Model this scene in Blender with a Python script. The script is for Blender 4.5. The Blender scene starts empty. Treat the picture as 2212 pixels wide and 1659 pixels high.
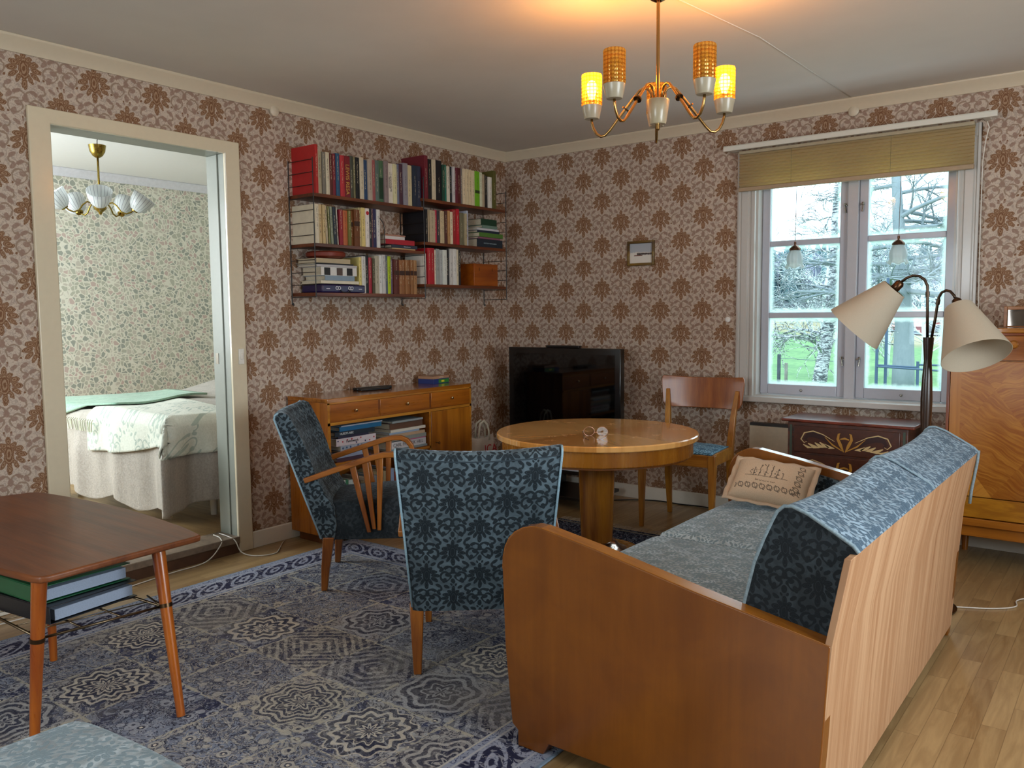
import bpy, bmesh, math, random
from mathutils import Vector, Matrix
random.seed(7)
SC = bpy.context.scene
COL = SC.collection
PI = math.pi

# ---------------------------------------------------------------- camera
YAW, PITCH, ROLL, FPX = -0.6531, -0.0849, -0.0093, 1792.5
def cam_axes():
    cy, sy, cp, sp = math.cos(YAW), math.sin(YAW), math.cos(PITCH), math.sin(PITCH)
    f = Vector((sy*cp, cy*cp, sp)); r = Vector((cy, -sy, 0)); u = r.cross(f)
    cr, sr = math.cos(ROLL), math.sin(ROLL)
    return cr*r + sr*u, -sr*r + cr*u, f
_r, _u, _f = cam_axes()
cam = bpy.data.cameras.new('camera'); camo = bpy.data.objects.new('camera', cam); COL.objects.link(camo)
m = Matrix((( _r.x, _u.x, -_f.x, 3.7044), (_r.y, _u.y, -_f.y, -4.7804), (_r.z, _u.z, -_f.z, 1.2215), (0, 0, 0, 1)))
camo.matrix_world = m
cam.sensor_width = 36.0; cam.lens = FPX*36.0/2212.0; cam.clip_end = 500; cam.clip_start = 0.05
SC.camera = camo

# ---------------------------------------------------------------- world, daylight, exposure
w = bpy.data.worlds.new('overcast_sky'); SC.world = w; w.use_nodes = True
wb = w.node_tree.nodes['Background']; wb.inputs[0].default_value = (0.78, 0.92, 1.0, 1); wb.inputs[1].default_value = 4.3
SC.view_settings.view_transform = 'Standard'; SC.view_settings.look = 'None'
SC.view_settings.gamma = 1.0; SC.view_settings.exposure = 0.0; SC.view_settings.use_curve_mapping = False
SC.cycles.use_denoising = True
SC.cycles.max_bounces = 7; SC.cycles.diffuse_bounces = 4; SC.cycles.glossy_bounces = 3
SC.cycles.transmission_bounces = 6; SC.cycles.transparent_max_bounces = 12
SC.cycles.caustics_reflective = False; SC.cycles.caustics_refractive = False
SC.cycles.sample_clamp_indirect = 4.0

def daylight(name, loc, rot, sx, sy, power, color, portal=False):
    l = bpy.data.lights.new(name, 'AREA'); l.shape = 'RECTANGLE'; l.size = sx; l.size_y = sy
    l.energy = power; l.color = color
    if portal: l.cycles.is_portal = True
    o = bpy.data.objects.new(name, l); COL.objects.link(o); o.location = loc; o.rotation_euler = rot
    return o
# daylight coming in through the room's other windows (behind and beside the camera) and the bedroom's window
daylight('daylight_side_window', (5.28, -3.0, 1.35), (0, PI/2, 0), 1.25, 1.5, 60, (0.88, 0.95, 1.0))
daylight('daylight_rear_window', (2.2, -6.78, 1.40), (-PI/2, 0, PI), 1.9, 1.25, 36, (0.90, 0.96, 1.0))
daylight('daylight_bedroom_window', (-2.2, -4.08, 1.55), (-PI/2, 0, PI), 1.2, 1.25, 78, (0.92, 0.97, 1.0))
daylight('sky_portal', (2.385, 0.19, 1.395), (-PI/2, 0, 0), 1.04, 1.36, 1, (1, 1, 1), True)

# ---------------------------------------------------------------- helpers: naming
def lin(h, g=1.0):
    if not isinstance(h, str): return tuple(h)+((1.0,) if len(h) == 3 else ())
    o = []
    for i in (0, 2, 4):
        c = int(h[i:i+2], 16)/255.0
        c = c/12.92 if c <= 0.04045 else ((c+0.055)/1.055)**2.4
        o.append(min(1.0, c*g))
    return (o[0], o[1], o[2], 1.0)
def tag(o, label=None, cat=None, group=None, kind=None):
    if label: o['label'] = label
    if cat: o['category'] = cat
    if group: o['group'] = group
    if kind: o['kind'] = kind
    return o
def thing(name, label, cat, loc=(0, 0, 0), rz=0.0, group=None):
    o = bpy.data.objects.new(name, None); COL.objects.link(o); o.location = loc; o.rotation_euler = (0, 0, rz)
    o.empty_display_size = 0.05
    return tag(o, label, cat, group)
def copy_tree(o, parent=None):
    c = o.copy(); COL.objects.link(c); c.parent = parent
    for ch in list(o.children): copy_tree(ch, c)
    return c

# ---------------------------------------------------------------- helpers: mesh
class MB:
    def __init__(s): s.v = []; s.f = []
    def add(s, vs, fs):
        b = len(s.v); s.v += [tuple(p) for p in vs]; s.f += [tuple(b+i for i in q) for q in fs]; return s
    def box(s, x0, x1, y0, y1, z0, z1, M=None):
        vs = [(x, y, z) for z in (z0, z1) for y in (y0, y1) for x in (x0, x1)]
        if M is not None: vs = [M @ Vector(p) for p in vs]
        return s.add(vs, [(0, 2, 3, 1), (4, 5, 7, 6), (0, 1, 5, 4), (2, 6, 7, 3), (0, 4, 6, 2), (1, 3, 7, 5)])
    def prism(s, prof, axis, a0, a1, M=None):
        # prof: list of 2-D points in the two other axes, in cyclic order
        n = len(prof); vs = []
        for a in (a0, a1):
            for p, q in prof:
                vs.append({'x': (a, p, q), 'y': (p, a, q), 'z': (p, q, a)}[axis])
        if M is not None: vs = [M @ Vector(p) for p in vs]
        fs = [tuple(range(n))[::-1], tuple(range(n, 2*n))]+[(i, (i+1) % n, n+(i+1) % n, n+i) for i in range(n)]
        return s.add(vs, fs)
    def tube(s, pts, r, n=8, cap=True, flat=1.0):
        pts = [Vector(p) for p in pts]; k = len(pts); rs = r if isinstance(r, (list, tuple)) else [r]*k
        vs = []; up = None
        for i, p in enumerate(pts):
            t = (pts[min(i+1, k-1)]-pts[max(i-1, 0)]).normalized()
            if up is None:
                up = Vector((0, 0, 1)) if abs(t.z) < 0.9 else Vector((1, 0, 0))
            a = up.cross(t).normalized(); b = t.cross(a).normalized(); up = b
            for j in range(n):
                q = 2*PI*j/n
                vs.append(p+a*math.cos(q)*rs[i]+b*math.sin(q)*rs[i]*flat)
        fs = [(i*n+j, i*n+(j+1) % n, (i+1)*n+(j+1) % n, (i+1)*n+j) for i in range(k-1) for j in range(n)]
        if cap: fs += [tuple(range(n))[::-1], tuple(range((k-1)*n, k*n))]
        return s.add(vs, fs)
    def lathe(s, prof, n=24, c=(0, 0, 0), M=None, cap=True, rfun=None):
        vs = []
        for r, z in prof:
            for j in range(n):
                q = 2*PI*j/n; rr = r*(rfun(q, z) if rfun else 1)
                vs.append(Vector((rr*math.cos(q), rr*math.sin(q), z)))
        if M is not None: vs = [M @ p for p in vs]
        vs = [p+Vector(c) for p in vs]; k = len(prof)
        fs = [(i*n+j, i*n+(j+1) % n, (i+1)*n+(j+1) % n, (i+1)*n+j) for i in range(k-1) for j in range(n)]
        if cap: fs += [tuple(range(n))[::-1], tuple(range((k-1)*n, k*n))]
        return s.add(vs, fs)
    def grid(s, fn, nu, nv):
        vs = [fn(i/nu, j/nv) for j in range(nv+1) for i in range(nu+1)]
        return s.add(vs, [(j*(nu+1)+i, j*(nu+1)+i+1, (j+1)*(nu+1)+i+1, (j+1)*(nu+1)+i) for j in range(nv) for i in range(nu)])
    def build(s, name, mat, parent=None, bevel=0.0, smooth=False, sub=0, seg=2, solid=0.0, auto=None, weld=False):
        me = bpy.data.meshes.new(name); me.from_pydata(s.v, [], s.f); me.update()
        bm = bmesh.new(); bm.from_mesh(me)
        if weld: bmesh.ops.remove_doubles(bm, verts=bm.verts, dist=1e-5)
        bmesh.ops.recalc_face_normals(bm, faces=bm.faces); bm.to_mesh(me); bm.free()
        if mat: me.materials.append(mat)
        o = bpy.data.objects.new(name, me); COL.objects.link(o)
        if parent is not None: o.parent = parent
        if bevel: b = o.modifiers.new('b', 'BEVEL'); b.width = bevel; b.segments = seg; b.limit_method = 'ANGLE'; b.angle_limit = 0.6; b.harden_normals = False
        if solid: b = o.modifiers.new('s', 'SOLIDIFY'); b.thickness = solid; b.offset = 0
        if sub: b = o.modifiers.new('u', 'SUBSURF'); b.levels = sub; b.render_levels = sub
        if smooth or sub or bevel:
            for p in me.polygons: p.use_smooth = True
            if not sub and (auto is not None or bevel):
                try: me.set_sharp_from_angle(angle=auto if auto is not None else (0.6 if not bevel else 0.9))
                except Exception: pass
        return o
def text(name, body, size, mat, parent, loc, rot, ax='CENTER', ext=0.0003, shear=0):
    c = bpy.data.curves.new(name, 'FONT'); c.body = body; c.size = size; c.align_x = ax; c.align_y = 'CENTER'; c.extrude = ext; c.shear = shear
    o = bpy.data.objects.new(name, c); COL.objects.link(o); c.materials.append(mat)
    dg = bpy.context.evaluated_depsgraph_get(); me = bpy.data.meshes.new_from_object(o.evaluated_get(dg)); bpy.data.objects.remove(o)
    me.name = name; o = bpy.data.objects.new(name, me); COL.objects.link(o)
    if not me.materials: me.materials.append(mat)
    o.parent = parent; o.location = loc; o.rotation_euler = rot
    return o

# ---------------------------------------------------------------- helpers: node expressions
class E:
    __slots__ = ('t', 'k')
    def __init__(s, t, k): s.t = t; s.k = k
    def __add__(a, b): return a.t.m('ADD', a, b)
    def __radd__(a, b): return a.t.m('ADD', a, b)
    def __sub__(a, b): return a.t.m('SUBTRACT', a, b)
    def __rsub__(a, b): return a.t.m('SUBTRACT', b, a)
    def __mul__(a, b): return a.t.m('MULTIPLY', a, b)
    def __rmul__(a, b): return a.t.m('MULTIPLY', a, b)
    def __truediv__(a, b): return a.t.m('DIVIDE', a, b)
    def __lt__(a, b): return a.t.m('LESS_THAN', a, b)
    def __gt__(a, b): return a.t.m('GREATER_THAN', a, b)
class Mat:
    def __init__(s, name, rough=0.5, **kw):
        s.mat = bpy.data.materials.new(name); s.mat.use_nodes = True; s.nt = s.mat.node_tree
        s.b = s.nt.nodes['Principled BSDF']; s.o = s.nt.nodes['Material Output']; s.tc = None
        s.set('Roughness', rough)
        for k, v in kw.items(): s.set(k.replace('_', ' '), v)
    def put(s, sock, v):
        if isinstance(v, E): s.nt.links.new(v.k, sock)
        elif hasattr(v, 'is_output'): s.nt.links.new(v, sock)
        elif isinstance(v, str): sock.default_value = lin(v)
        else: sock.default_value = v
    def set(s, name, v): s.put(s.b.inputs[name], v)
    def m(s, op, a, b=None, c=None):
        n = s.nt.nodes.new('ShaderNodeMath'); n.operation = op
        for i, x in enumerate((a, b, c)):
            if x is not None: s.put(n.inputs[i], x)
        return E(s, n.outputs[0])
    def coord(s, which='Object'):
        if s.tc is None: s.tc = s.nt.nodes.new('ShaderNodeTexCoord')
        n = s.nt.nodes.new('ShaderNodeSeparateXYZ'); s.nt.links.new(s.tc.outputs[which], n.inputs[0])
        return E(s, n.outputs[0]), E(s, n.outputs[1]), E(s, n.outputs[2])
    def vec(s, x, y, z=0.0):
        n = s.nt.nodes.new('ShaderNodeCombineXYZ')
        for i, q in enumerate((x, y, z)): s.put(n.inputs[i], q)
        return n.outputs[0]
    def noise(s, v, scale=1.0, detail=2.0, rough=0.5, dist=0.0):
        n = s.nt.nodes.new('ShaderNodeTexNoise'); s.nt.links.new(v, n.inputs['Vector'])
        n.inputs['Scale'].default_value = scale; n.inputs['Detail'].default_value = detail
        n.inputs['Roughness'].default_value = rough; n.inputs['Distortion'].default_value = dist
        return E(s, n.outputs[0])
    def rnd(s, v):
        n = s.nt.nodes.new('ShaderNodeTexWhiteNoise'); n.noise_dimensions = '3D'; s.nt.links.new(v, n.inputs['Vector'])
        return E(s, n.outputs[0])
    def vor(s, v, scale, feature='F1', rand=1.0):
        n = s.nt.nodes.new('ShaderNodeTexVoronoi'); n.feature = feature; s.nt.links.new(v, n.inputs['Vector'])
        n.inputs['Scale'].default_value = scale; n.inputs['Randomness'].default_value = rand
        return n
    def mix(s, f, a, b):
        n = s.nt.nodes.new('ShaderNodeMix'); n.data_type = 'RGBA'; n.clamp_factor = True
        s.put(n.inputs[0], f); s.put(n.inputs[6], a); s.put(n.inputs[7], b)
        return n.outputs[2]
    def sstep(s, x, e0, e1):
        n = s.nt.nodes.new('ShaderNodeMapRange'); n.interpolation_type = 'SMOOTHSTEP'
        s.put(n.inputs[0], x); n.inputs[1].default_value = e0; n.inputs[2].default_value = e1
        n.inputs[3].default_value = 0.0; n.inputs[4].default_value = 1.0
        return E(s, n.outputs[0])
    def bump(s, h, strength=0.3, dist=0.002):
        n = s.nt.nodes.new('ShaderNodeBump'); n.inputs['Strength'].default_value = strength; n.inputs['Distance'].default_value = dist
        s.put(n.inputs['Height'], h); s.nt.links.new(n.outputs[0], s.b.inputs['Normal'])
    def abs(s, a): return s.m('ABSOLUTE', a)
    def floor(s, a): return s.m('FLOOR', a)
    def frac(s, a): return s.m('FRACT', a)
    def sin(s, a): return s.m('SINE', a)
    def cos(s, a): return s.m('COSINE', a)
    def min(s, a, b): return s.m('MINIMUM', a, b)
    def max(s, a, b): return s.m('MAXIMUM', a, b)
    def sqrt(s, a): return s.m('SQRT', a)
    def atan2(s, a, b): return s.m('ARCTAN2', a, b)
    def band(s, x, c, h, soft):   # 1 near c
        return 1.0-s.sstep(s.abs(x-c), h-soft, h+soft)
    def boxuv(s):
        # choose the plane the surface faces most, in the object's own space
        x, y, z = s.coord('Object'); nx, ny, nz = s.coord('Normal')
        ax, ay, az = s.abs(nx), s.abs(ny), s.abs(nz)
        fx = s.m('MULTIPLY', ax > ay, ax > az); fz = az > s.max(ax, ay)
        u = x+fx*(y-x); v = z+fz*(y-z)
        return u, v
CACHE = {}
def cached(fn):
    def g(*a):
        k = (fn.__name__,)+a
        if k not in CACHE: CACHE[k] = fn(*a)
        return CACHE[k]
    return g

@cached
def plain(col, rough=0.5, metal=0.0, coat=0.0, var=0.06, scale=40.0):
    t = Mat('surface_'+str(col), rough, Metallic=metal); x, y, z = t.coord()
    n = t.noise(t.vec(x, y, z), scale, 3.0)
    c = lin(col); d = tuple(max(0, q*(1-var*3)) for q in c[:3])+(1,)
    t.set('Base Color', t.mix(n, d, tuple(min(1, q*(1+var)) for q in c[:3])+(1,)))
    if coat: t.set('Coat Weight', coat); t.set('Coat Roughness', 0.12)
    return t.mat
@cached
def metal(col, rough=0.3):
    t = Mat('metal_'+col, rough, Metallic=1.0); x, y, z = t.coord()
    n = t.noise(t.vec(x, y, z), 60.0, 2.0)
    t.set('Base Color', lin(col)); t.set('Roughness', n*0.2+(rough-0.08))
    return t.mat
@cached
def wood(dark, light, axis='x', rough=0.35, coat=0.3, fine=1.0, figure=0.0, seed=0.0):
    """veneer with its grain along one axis of the object"""
    t = Mat('wood_'+dark+'_'+axis, rough); x, y, z = t.coord()
    a = {'x': (x*1.3, y*22.0, z*22.0), 'y': (x*22.0, y*1.3, z*22.0), 'z': (x*22.0, y*22.0, z*1.3)}[axis]
    v = t.vec(a[0]*fine+seed, a[1]*fine+seed, a[2]*fine)
    n = t.noise(v, 1.0, 5.0, 0.62, 0.35)
    n2 = t.noise(t.vec(x+seed, y, z), 3.0, 2.0)
    n3 = t.noise(v, 9.0, 2.0)
    f = t.sstep(n*0.62+n2*0.34+n3*0.12, 0.36, 0.70)
    if figure:
        g = t.noise(t.vec(x*3.0, y*3.0, z*14.0 if axis != 'z' else z*3.0), 2.0, 3.0, 0.6, 0.8)
        f = t.m('ADD', f*(1-figure), t.sstep(g, 0.35, 0.65)*figure)
    wm_ = lambda h: tuple(q*k for q, k in zip(lin(h), (0.90, 0.92, 0.55, 1)))
    t.set('Base Color', t.mix(f, wm_(dark), wm_(light)))
    t.set('Roughness', n3*0.14+(rough-0.05)); t.set('Coat Weight', coat); t.set('Coat Roughness', 0.16)
    t.bump(n3+n, 0.06, 0.001)
    return t.mat

def damask(t, u, v):
    """u, v in periods; one palmette to each point of a half-drop lattice. Returns motif distance, scrollwork mask, dots."""
    s = u+v; q = u-v
    sf = t.frac(s+0.5)-0.5; qf = t.frac(q+0.5)-0.5
    a = t.abs((sf+qf)*0.5); b = (sf-qf)*0.5
    def el(cx, cy, ang, rx, ry):
        c, n = math.cos(math.radians(ang)), math.sin(math.radians(ang))
        X = t.m('MULTIPLY_ADD', a, c/rx, t.m('MULTIPLY_ADD', b, n/rx, -(cx*c+cy*n)/rx))
        Y = t.m('MULTIPLY_ADD', a, -n/ry, t.m('MULTIPLY_ADD', b, c/ry, (cx*n-cy*c)/ry))
        return t.m('MULTIPLY_ADD', X, X, Y*Y)
    d = None
    for e in ((0, .215, 90, .075, .036), (.062, .155, 38, .062, .038), (.128, .098, 8, .075, .044), (.165, .018, -14, .080, .042),
              (.150, -.066, -38, .078, .036), (.078, -.108, -62, .080, .032), (0, -.185, 90, .085, .042), (0, .03, 90, .155, .072)):
        q_ = el(*e); d = q_ if d is None else t.min(d, q_)
    g = None
    for e in ((.285, .145, 50, .060, .032), (.40, .035, -20, .050, .036), (.335, -.085, 70, .055, .036), (.225, -.20, -35, .062, .030),
              (0, .40, 90, .060, .038), (0, -.385, 90, .055, .040), (.13, .27, 35, .055, .030), (.12, -.30, -25, .060, .030), (.045, .315, 70, .03, .018)):
        q_ = el(*e); g = q_ if g is None else t.min(g, q_)
    def ring(cx, cy, r):
        X = a-cx; Y = b-cy
        return t.abs(t.sqrt(t.m('MULTIPLY_ADD', X, X, Y*Y))-r)
    r = t.min(ring(.27, .235, .045), t.min(ring(.36, .0, .10), ring(.08, -.36, .075)))
    dots = t.min(el(.262, -.095, 0, .017, .017), el(.05, .345, 0, .014, .014))
    return d, g, r, dots

@cached
def wallpaper():
    t = Mat('damask_wallpaper', 0.75); x, y, z = t.coord()
    nx, ny, nz = t.coord('Normal')
    fx = t.abs(nx) > 0.5
    P = 0.287
    u = (x+fx*(y-x)-0.09)*(1/P); v = (z-2.088)*(1/P)
    wob = t.noise(t.vec(u*1.0, v*1.0, 0.0), 22.0, 1.0)-0.5
    d, g, r, dots = damask(t, u+wob*0.035, v+wob*0.03)
    fine = t.noise(t.vec(u, v, 0.0), 34.0, 2.0)
    sp = t.noise(t.vec(u, v, 1.0), 13.0, 3.0, 0.6, 1.2)
    grd = t.mix(t.sstep(t.abs(sp-0.5), 0.045, 0.02)*0.75, t.mix(fine, 'c9b7a6', 'bbaa99'), '9c8b80')
    c = t.mix(t.sstep(r, 0.017, 0.009), grd, '97816f')
    c = t.mix((1.0-t.sstep(g, 0.8, 1.25))*(0.50+fine*0.8), c, '94796a')
    c = t.mix(1.0-t.sstep(dots, 0.8, 1.3), c, '7d5c44')
    inner = t.sstep(t.abs(t.frac(d*2.2+fine*0.35)-0.5), 0.10, 0.26)
    motif = t.mix(inner, 'a08268', '775339')
    c = t.mix(1.0-t.sstep(d, 0.92, 1.10), c, motif)
    t.set('Base Color', c); t.set('Specular IOR Level', 0.25)
    return t.mat

@cached
def velvet(P, light, dark, gain=1.0, streak=0.5, off=0.0):
    t = Mat('blue_cut_velvet', 0.8)
    u, v = t.boxuv()
    x, y, z = t.coord()
    n = t.noise(t.vec(u, v, 0.0), 26.0, 2.0)-0.5
    d, g, r, dots = damask(t, (u+off)*(1/P)+n*0.05, v*(1/P)+n*0.05)
    pile = t.max(1.0-t.sstep(d, 0.85, 1.15), t.max(1.0-t.sstep(g, 0.9, 1.4), 1.0-t.sstep(r, 0.016, 0.03)))
    holes = t.sstep(t.abs(t.frac(d*1.7)-0.5), 0.07, 0.0)
    pile = t.m('MULTIPLY', pile, 1.0-holes*0.75)
    st = t.noise(t.vec(u*1.0, v*1.0, z*0.3), 9.0, 5.0, 0.7, 1.5)
    lightc = t.mix(t.sstep(st, 0.35, 0.68), lin(light, 0.50*gain), lin(light, 0.95*gain))
    t.set('Base Color', t.mix(pile, lightc, lin(dark, gain)))
    t.set('Sheen Weight', t.m('MULTIPLY', t.sstep(st, 0.30, 0.62)*0.6+0.4, (1.0-pile*0.45)*streak)); t.set('Sheen Roughness', 0.24); t.set('Sheen Tint', lin('c2d3de'))
    t.set('Specular IOR Level', 0.3)
    micro = t.noise(t.vec(x, y, z), 600.0, 1.0)
    t.bump(pile*0.6+micro*0.5, 0.5, 0.003)
    return t.mat
# ---------------------------------------------------------------- materials of the shell
@cached
def oak_floor(tone):
    t = Mat('oak_strip_floor', 0.38); x, y, z = t.coord()
    if tone == 2: x, y = y, x
    i = t.floor(x*(1/0.066)); r1 = t.rnd(t.vec(i, 3.1, 0.0))
    yy = y*(1/0.46)+r1*7.0; j = t.floor(yy); r2 = t.rnd(t.vec(i, j, 5.0))
    g = t.noise(t.vec(x*26.0+r2*40.0, y*2.4+r2*9.0, 0.0), 1.0, 4.0, 0.6, 1.2)
    g2 = t.noise(t.vec(x*160.0, y*8.0, r2*10.0), 1.0, 2.0)
    f = r2*0.42+t.sstep(g, 0.3, 0.7)*0.42+g2*0.22
    c = t.mix(f, '7d5f3b', 'b89a6c')
    e = t.min(t.min(t.frac(x*(1/0.066)), 1.0-t.frac(x*(1/0.066)))*0.066, t.min(t.frac(yy), 1.0-t.frac(yy))*0.46)
    c = t.mix(t.sstep(e, 0.0016, 0.0004)*0.55, c, '5b4226')
    t.set('Base Color', c); t.set('Roughness', g2*0.15+0.3); t.set('Coat Weight', 0.25); t.set('Coat Roughness', 0.2)
    return t.mat
@cached
def bedroom_paper():
    t = Mat('leaf_wallpaper', 0.8); x, y, z = t.coord()
    u = x+y
    w_ = t.noise(t.vec(u, z, 0.0), 9.0, 2.0)-0.5
    vv = t.vec(u+w_*0.05, z-w_*0.06, 0.0)
    n = t.vor(vv, 30.0, 'F1', 0.85); ed = t.vor(vv, 30.0, 'DISTANCE_TO_EDGE', 0.85)
    e = E(t, ed.outputs['Distance']); s = t.nt.nodes.new('ShaderNodeSeparateColor'); t.nt.links.new(n.outputs['Color'], s.inputs[0])
    r = E(t, s.outputs[0]); r2 = E(t, s.outputs[1])
    leaf = t.mix(r > 0.45, 'b0b4a2', 'c4c0b2'); leaf = t.mix(r > 0.8, leaf, 'c2aca4'); leaf = t.mix(r2 > 0.7, leaf, '8e968c')
    c = t.mix(t.sstep(e, 0.055, 0.11)*0.85, 'e6e6d8', leaf)
    t.set('Base Color', c)
    return t.mat
WHITE = lambda: plain('e4dfd2', 0.32, 0.0, 0.25, 0.02)
CEIL = lambda: plain('d8d3ca', 0.85, 0.0, 0.0, 0.02, 6.0)
def struct(o): o['kind'] = 'structure'; return o

# ---------------------------------------------------------------- living room shell
H = 2.36
b = MB().box(0, 5.3, -6.8, 0, -0.06, 0.0); struct(b.build('floor', oak_floor(1)))
b = MB().box(-0.14, 5.44, -6.94, 0.2, H, H+0.08); struct(b.build('ceiling', CEIL()))
# left wall with its doorway, window wall, the two walls behind the camera
DY0, DY1, DZ = -3.125, -2.298, 2.03
b = MB().box(-0.14, 0, -6.94, DY0-0.02, 0, H); b.box(-0.14, 0, DY1+0.02, 0.2, 0, H); b.box(-0.14, 0, DY0-0.02, DY1+0.02, DZ+0.02, H)
struct(b.build('wall_left', wallpaper()))
WX0, WX1, WZ0, WZ1 = 1.865, 2.905, 0.715, 2.075
b = MB().box(0, WX0, 0, 0.2, 0, H); b.box(WX1, 5.44, 0, 0.2, 0, H); b.box(WX0, WX1, 0, 0.2, 0, WZ0); b.box(WX0, WX1, 0, 0.2, WZ1, H)
struct(b.build('wall_back', wallpaper()))
def wall_open(name, axis, at, th, lo, hi, o0, o1, z0, z1):
    b = MB()
    for a0, a1, c0, c1 in ((lo, o0, 0, H), (o1, hi, 0, H), (o0, o1, 0, z0), (o0, o1, z1, H)):
        if axis == 'x': b.box(min(at, at+th), max(at, at+th), a0, a1, c0, c1)
        else: b.box(a0, a1, min(at, at+th), max(at, at+th), c0, c1)
    return struct(b.build(name, wallpaper()))
wall_open('wall_right', 'x', 5.3, 0.14, -6.94, 0.0, -3.75, -2.25, 0.72, 1.98)
wall_open('wall_front', 'y', -6.8, -0.14, 0.0, 5.3, 1.2, 3.2, 0.75, 2.03)
# crown moulding
def crown(name, pts, axis, a0, a1, M=None):
    b = MB().prism(pts, axis, a0, a1); return struct(b.build(name, plain('cdbfa6', 0.45, 0, 0.2, 0.02), bevel=0.003))
cp = [(0, 0), (0, -0.062), (0.008, -0.066), (0.014, -0.050), (0.026, -0.030), (0.040, -0.014), (0.044, -0.008), (0.044, 0)]
crown('trim_1', [(p, H+q) for p, q in cp], 'y', -6.8, 0)
crown('trim_2', [(-p, H+q) for p, q in cp], 'x', 0.0, 5.3)
b = MB().box(0, 0.015, DY1+0.083, 0, 0, 0.089); b.box(0, 0.015, -6.8, DY0-0.09, 0, 0.089)
struct(b.build('baseboard_left', WHITE(), bevel=0.004))
struct(MB().box(0.015, 5.3, -0.015, 0, 0, 0.089).build('baseboard_back', WHITE(), bevel=0.004))
# ceiling joint and the small round cover caps on the crown
struct(MB().tube([(2.20, -2.9, H), (2.29, -1.9, H), (2.365, -1.31, H), (2.388, -0.04, H)], 0.003, 6).build('trim_3', CEIL(), smooth=True))
def cap_disc(loc, rot, label):
    o = MB().lathe([(0.001, 0), (0.027, 0), (0.027, 0.010), (0.020, 0.016), (0.001, 0.018)], 24).build('round_cover_cap', plain('d6c9b2', 0.4), smooth=True, auto=0.7)
    o.location = loc; o.rotation_euler = rot; return tag(o, label, 'wall cap')
cap_disc((2.394, -0.006, 2.291), (PI/2, 0, 0), 'round cream cap under the crown moulding, above the window blind')
cap_disc((0.006, -1.986, 2.291), (0, PI/2, 0), 'round cream cap under the crown moulding, above the wall bookshelf')
o = MB().lathe([(0.001, 0), (0.016, 0), (0.016, 0.006), (0.012, 0.009), (0.001, 0.009)], 20).build('wall_button', plain('efece6', 0.35), smooth=True, auto=0.7)
o.location = (1.693, 0, 1.173); o.rotation_euler = (PI/2, 0, 0); tag(o, 'small round white button on the wallpaper beside the window casing', 'wall button')

# ---------------------------------------------------------------- doorway
dr = struct(thing('door_1', None, None))
cw, ct = 0.088, 0.02
cm = plain('d9ccb0', 0.25, 0, 0.45, 0.02)
b = MB()
b.prism([(DY0-cw, 0), (DY0, 0), (DY0, DZ), (DY1, DZ), (DY1, 0), (DY1+cw-0.004, 0), (DY1+cw-0.004, DZ+0.062), (DY0-cw, DZ+0.062)], 'x', 0.0, ct)
struct(b.build('casing', cm, dr, bevel=0.004))
b = MB().box(-0.145, 0.004, DY0-0.02, DY0, 0.07, DZ); b.box(-0.145, 0.004, DY1, DY1+0.02, 0.07, DZ); b.box(-0.145, 0.004, DY0-0.02, DY1+0.02, DZ, DZ+0.02)
b.box(-0.06, -0.045, DY1-0.006, DY1, 0.07, DZ)
struct(b.build('jamb_lining', plain('8d9187', 0.45, 0, 0.1, 0.02), dr, bevel=0.002))
struct(MB().box(-0.15, 0.028, DY0, DY1, 0.052, 0.086).build('threshold', plain('8d7a68', 0.5, 0, 0, 0.25, 30.0), dr, bevel=0.004))
struct(MB().box(-0.15, 0.018, DY0+0.0, DY1-0.0, 0.0, 0.052).build('threshold_step', plain('5c3d2a', 0.5, 0, 0, 0.2, 20.0), dr))
struct(MB().box(-0.125, -0.10, DY1-0.002, DY1, 0.975, 1.03).build('strike_plate', metal('6a655c'), dr))
o = MB().box(0.02, 0.030, -2.265, -2.235, 0.975, 1.055); o.box(0.030, 0.034, -2.258, -2.242, 1.0, 1.03)
tag(o.build('light_switch', plain('e9e4d8', 0.3), bevel=0.002), 'narrow cream light switch on the right casing of the doorway', 'light switch')

# ---------------------------------------------------------------- bedroom behind the doorway
BX = -2.93
struct(MB().box(BX-0.14, -0.14, -4.2, 0.2, -0.05, 0.08).build('floor', oak_floor(2)))
struct(MB().box(BX-0.14, -0.14, -4.2, 0.2, H, H+0.08).build('ceiling', plain('e6e8e6', 0.8, 0, 0, 0.01)))
struct(MB().box(BX-0.14, BX, -4.2, 0.2, 0.08, H).build('wall_bedroom_left', bedroom_paper()))
struct(MB().box(BX, -0.14, 0.0, 0.2, 0.08, H).build('wall_bedroom_back', bedroom_paper()))
b = MB()
for a0, a1, c0, c1 in ((BX, -2.4, 0.08, H), (-0.8, -0.14, 0.08, H), (-2.4, -0.8, 0.08, 0.8), (-2.4, -0.8, 2.1, H)): b.box(a0, a1, -4.2, -4.1, c0, c1)
struct(b.build('wall_bedroom_front', bedroom_paper()))
struct(MB().prism([(BX+p, H+q) for p, q in cp], 'y', -4.1, 0.0).build('trim_4', plain('dfe2ea', 0.4), bevel=0.003))

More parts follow.
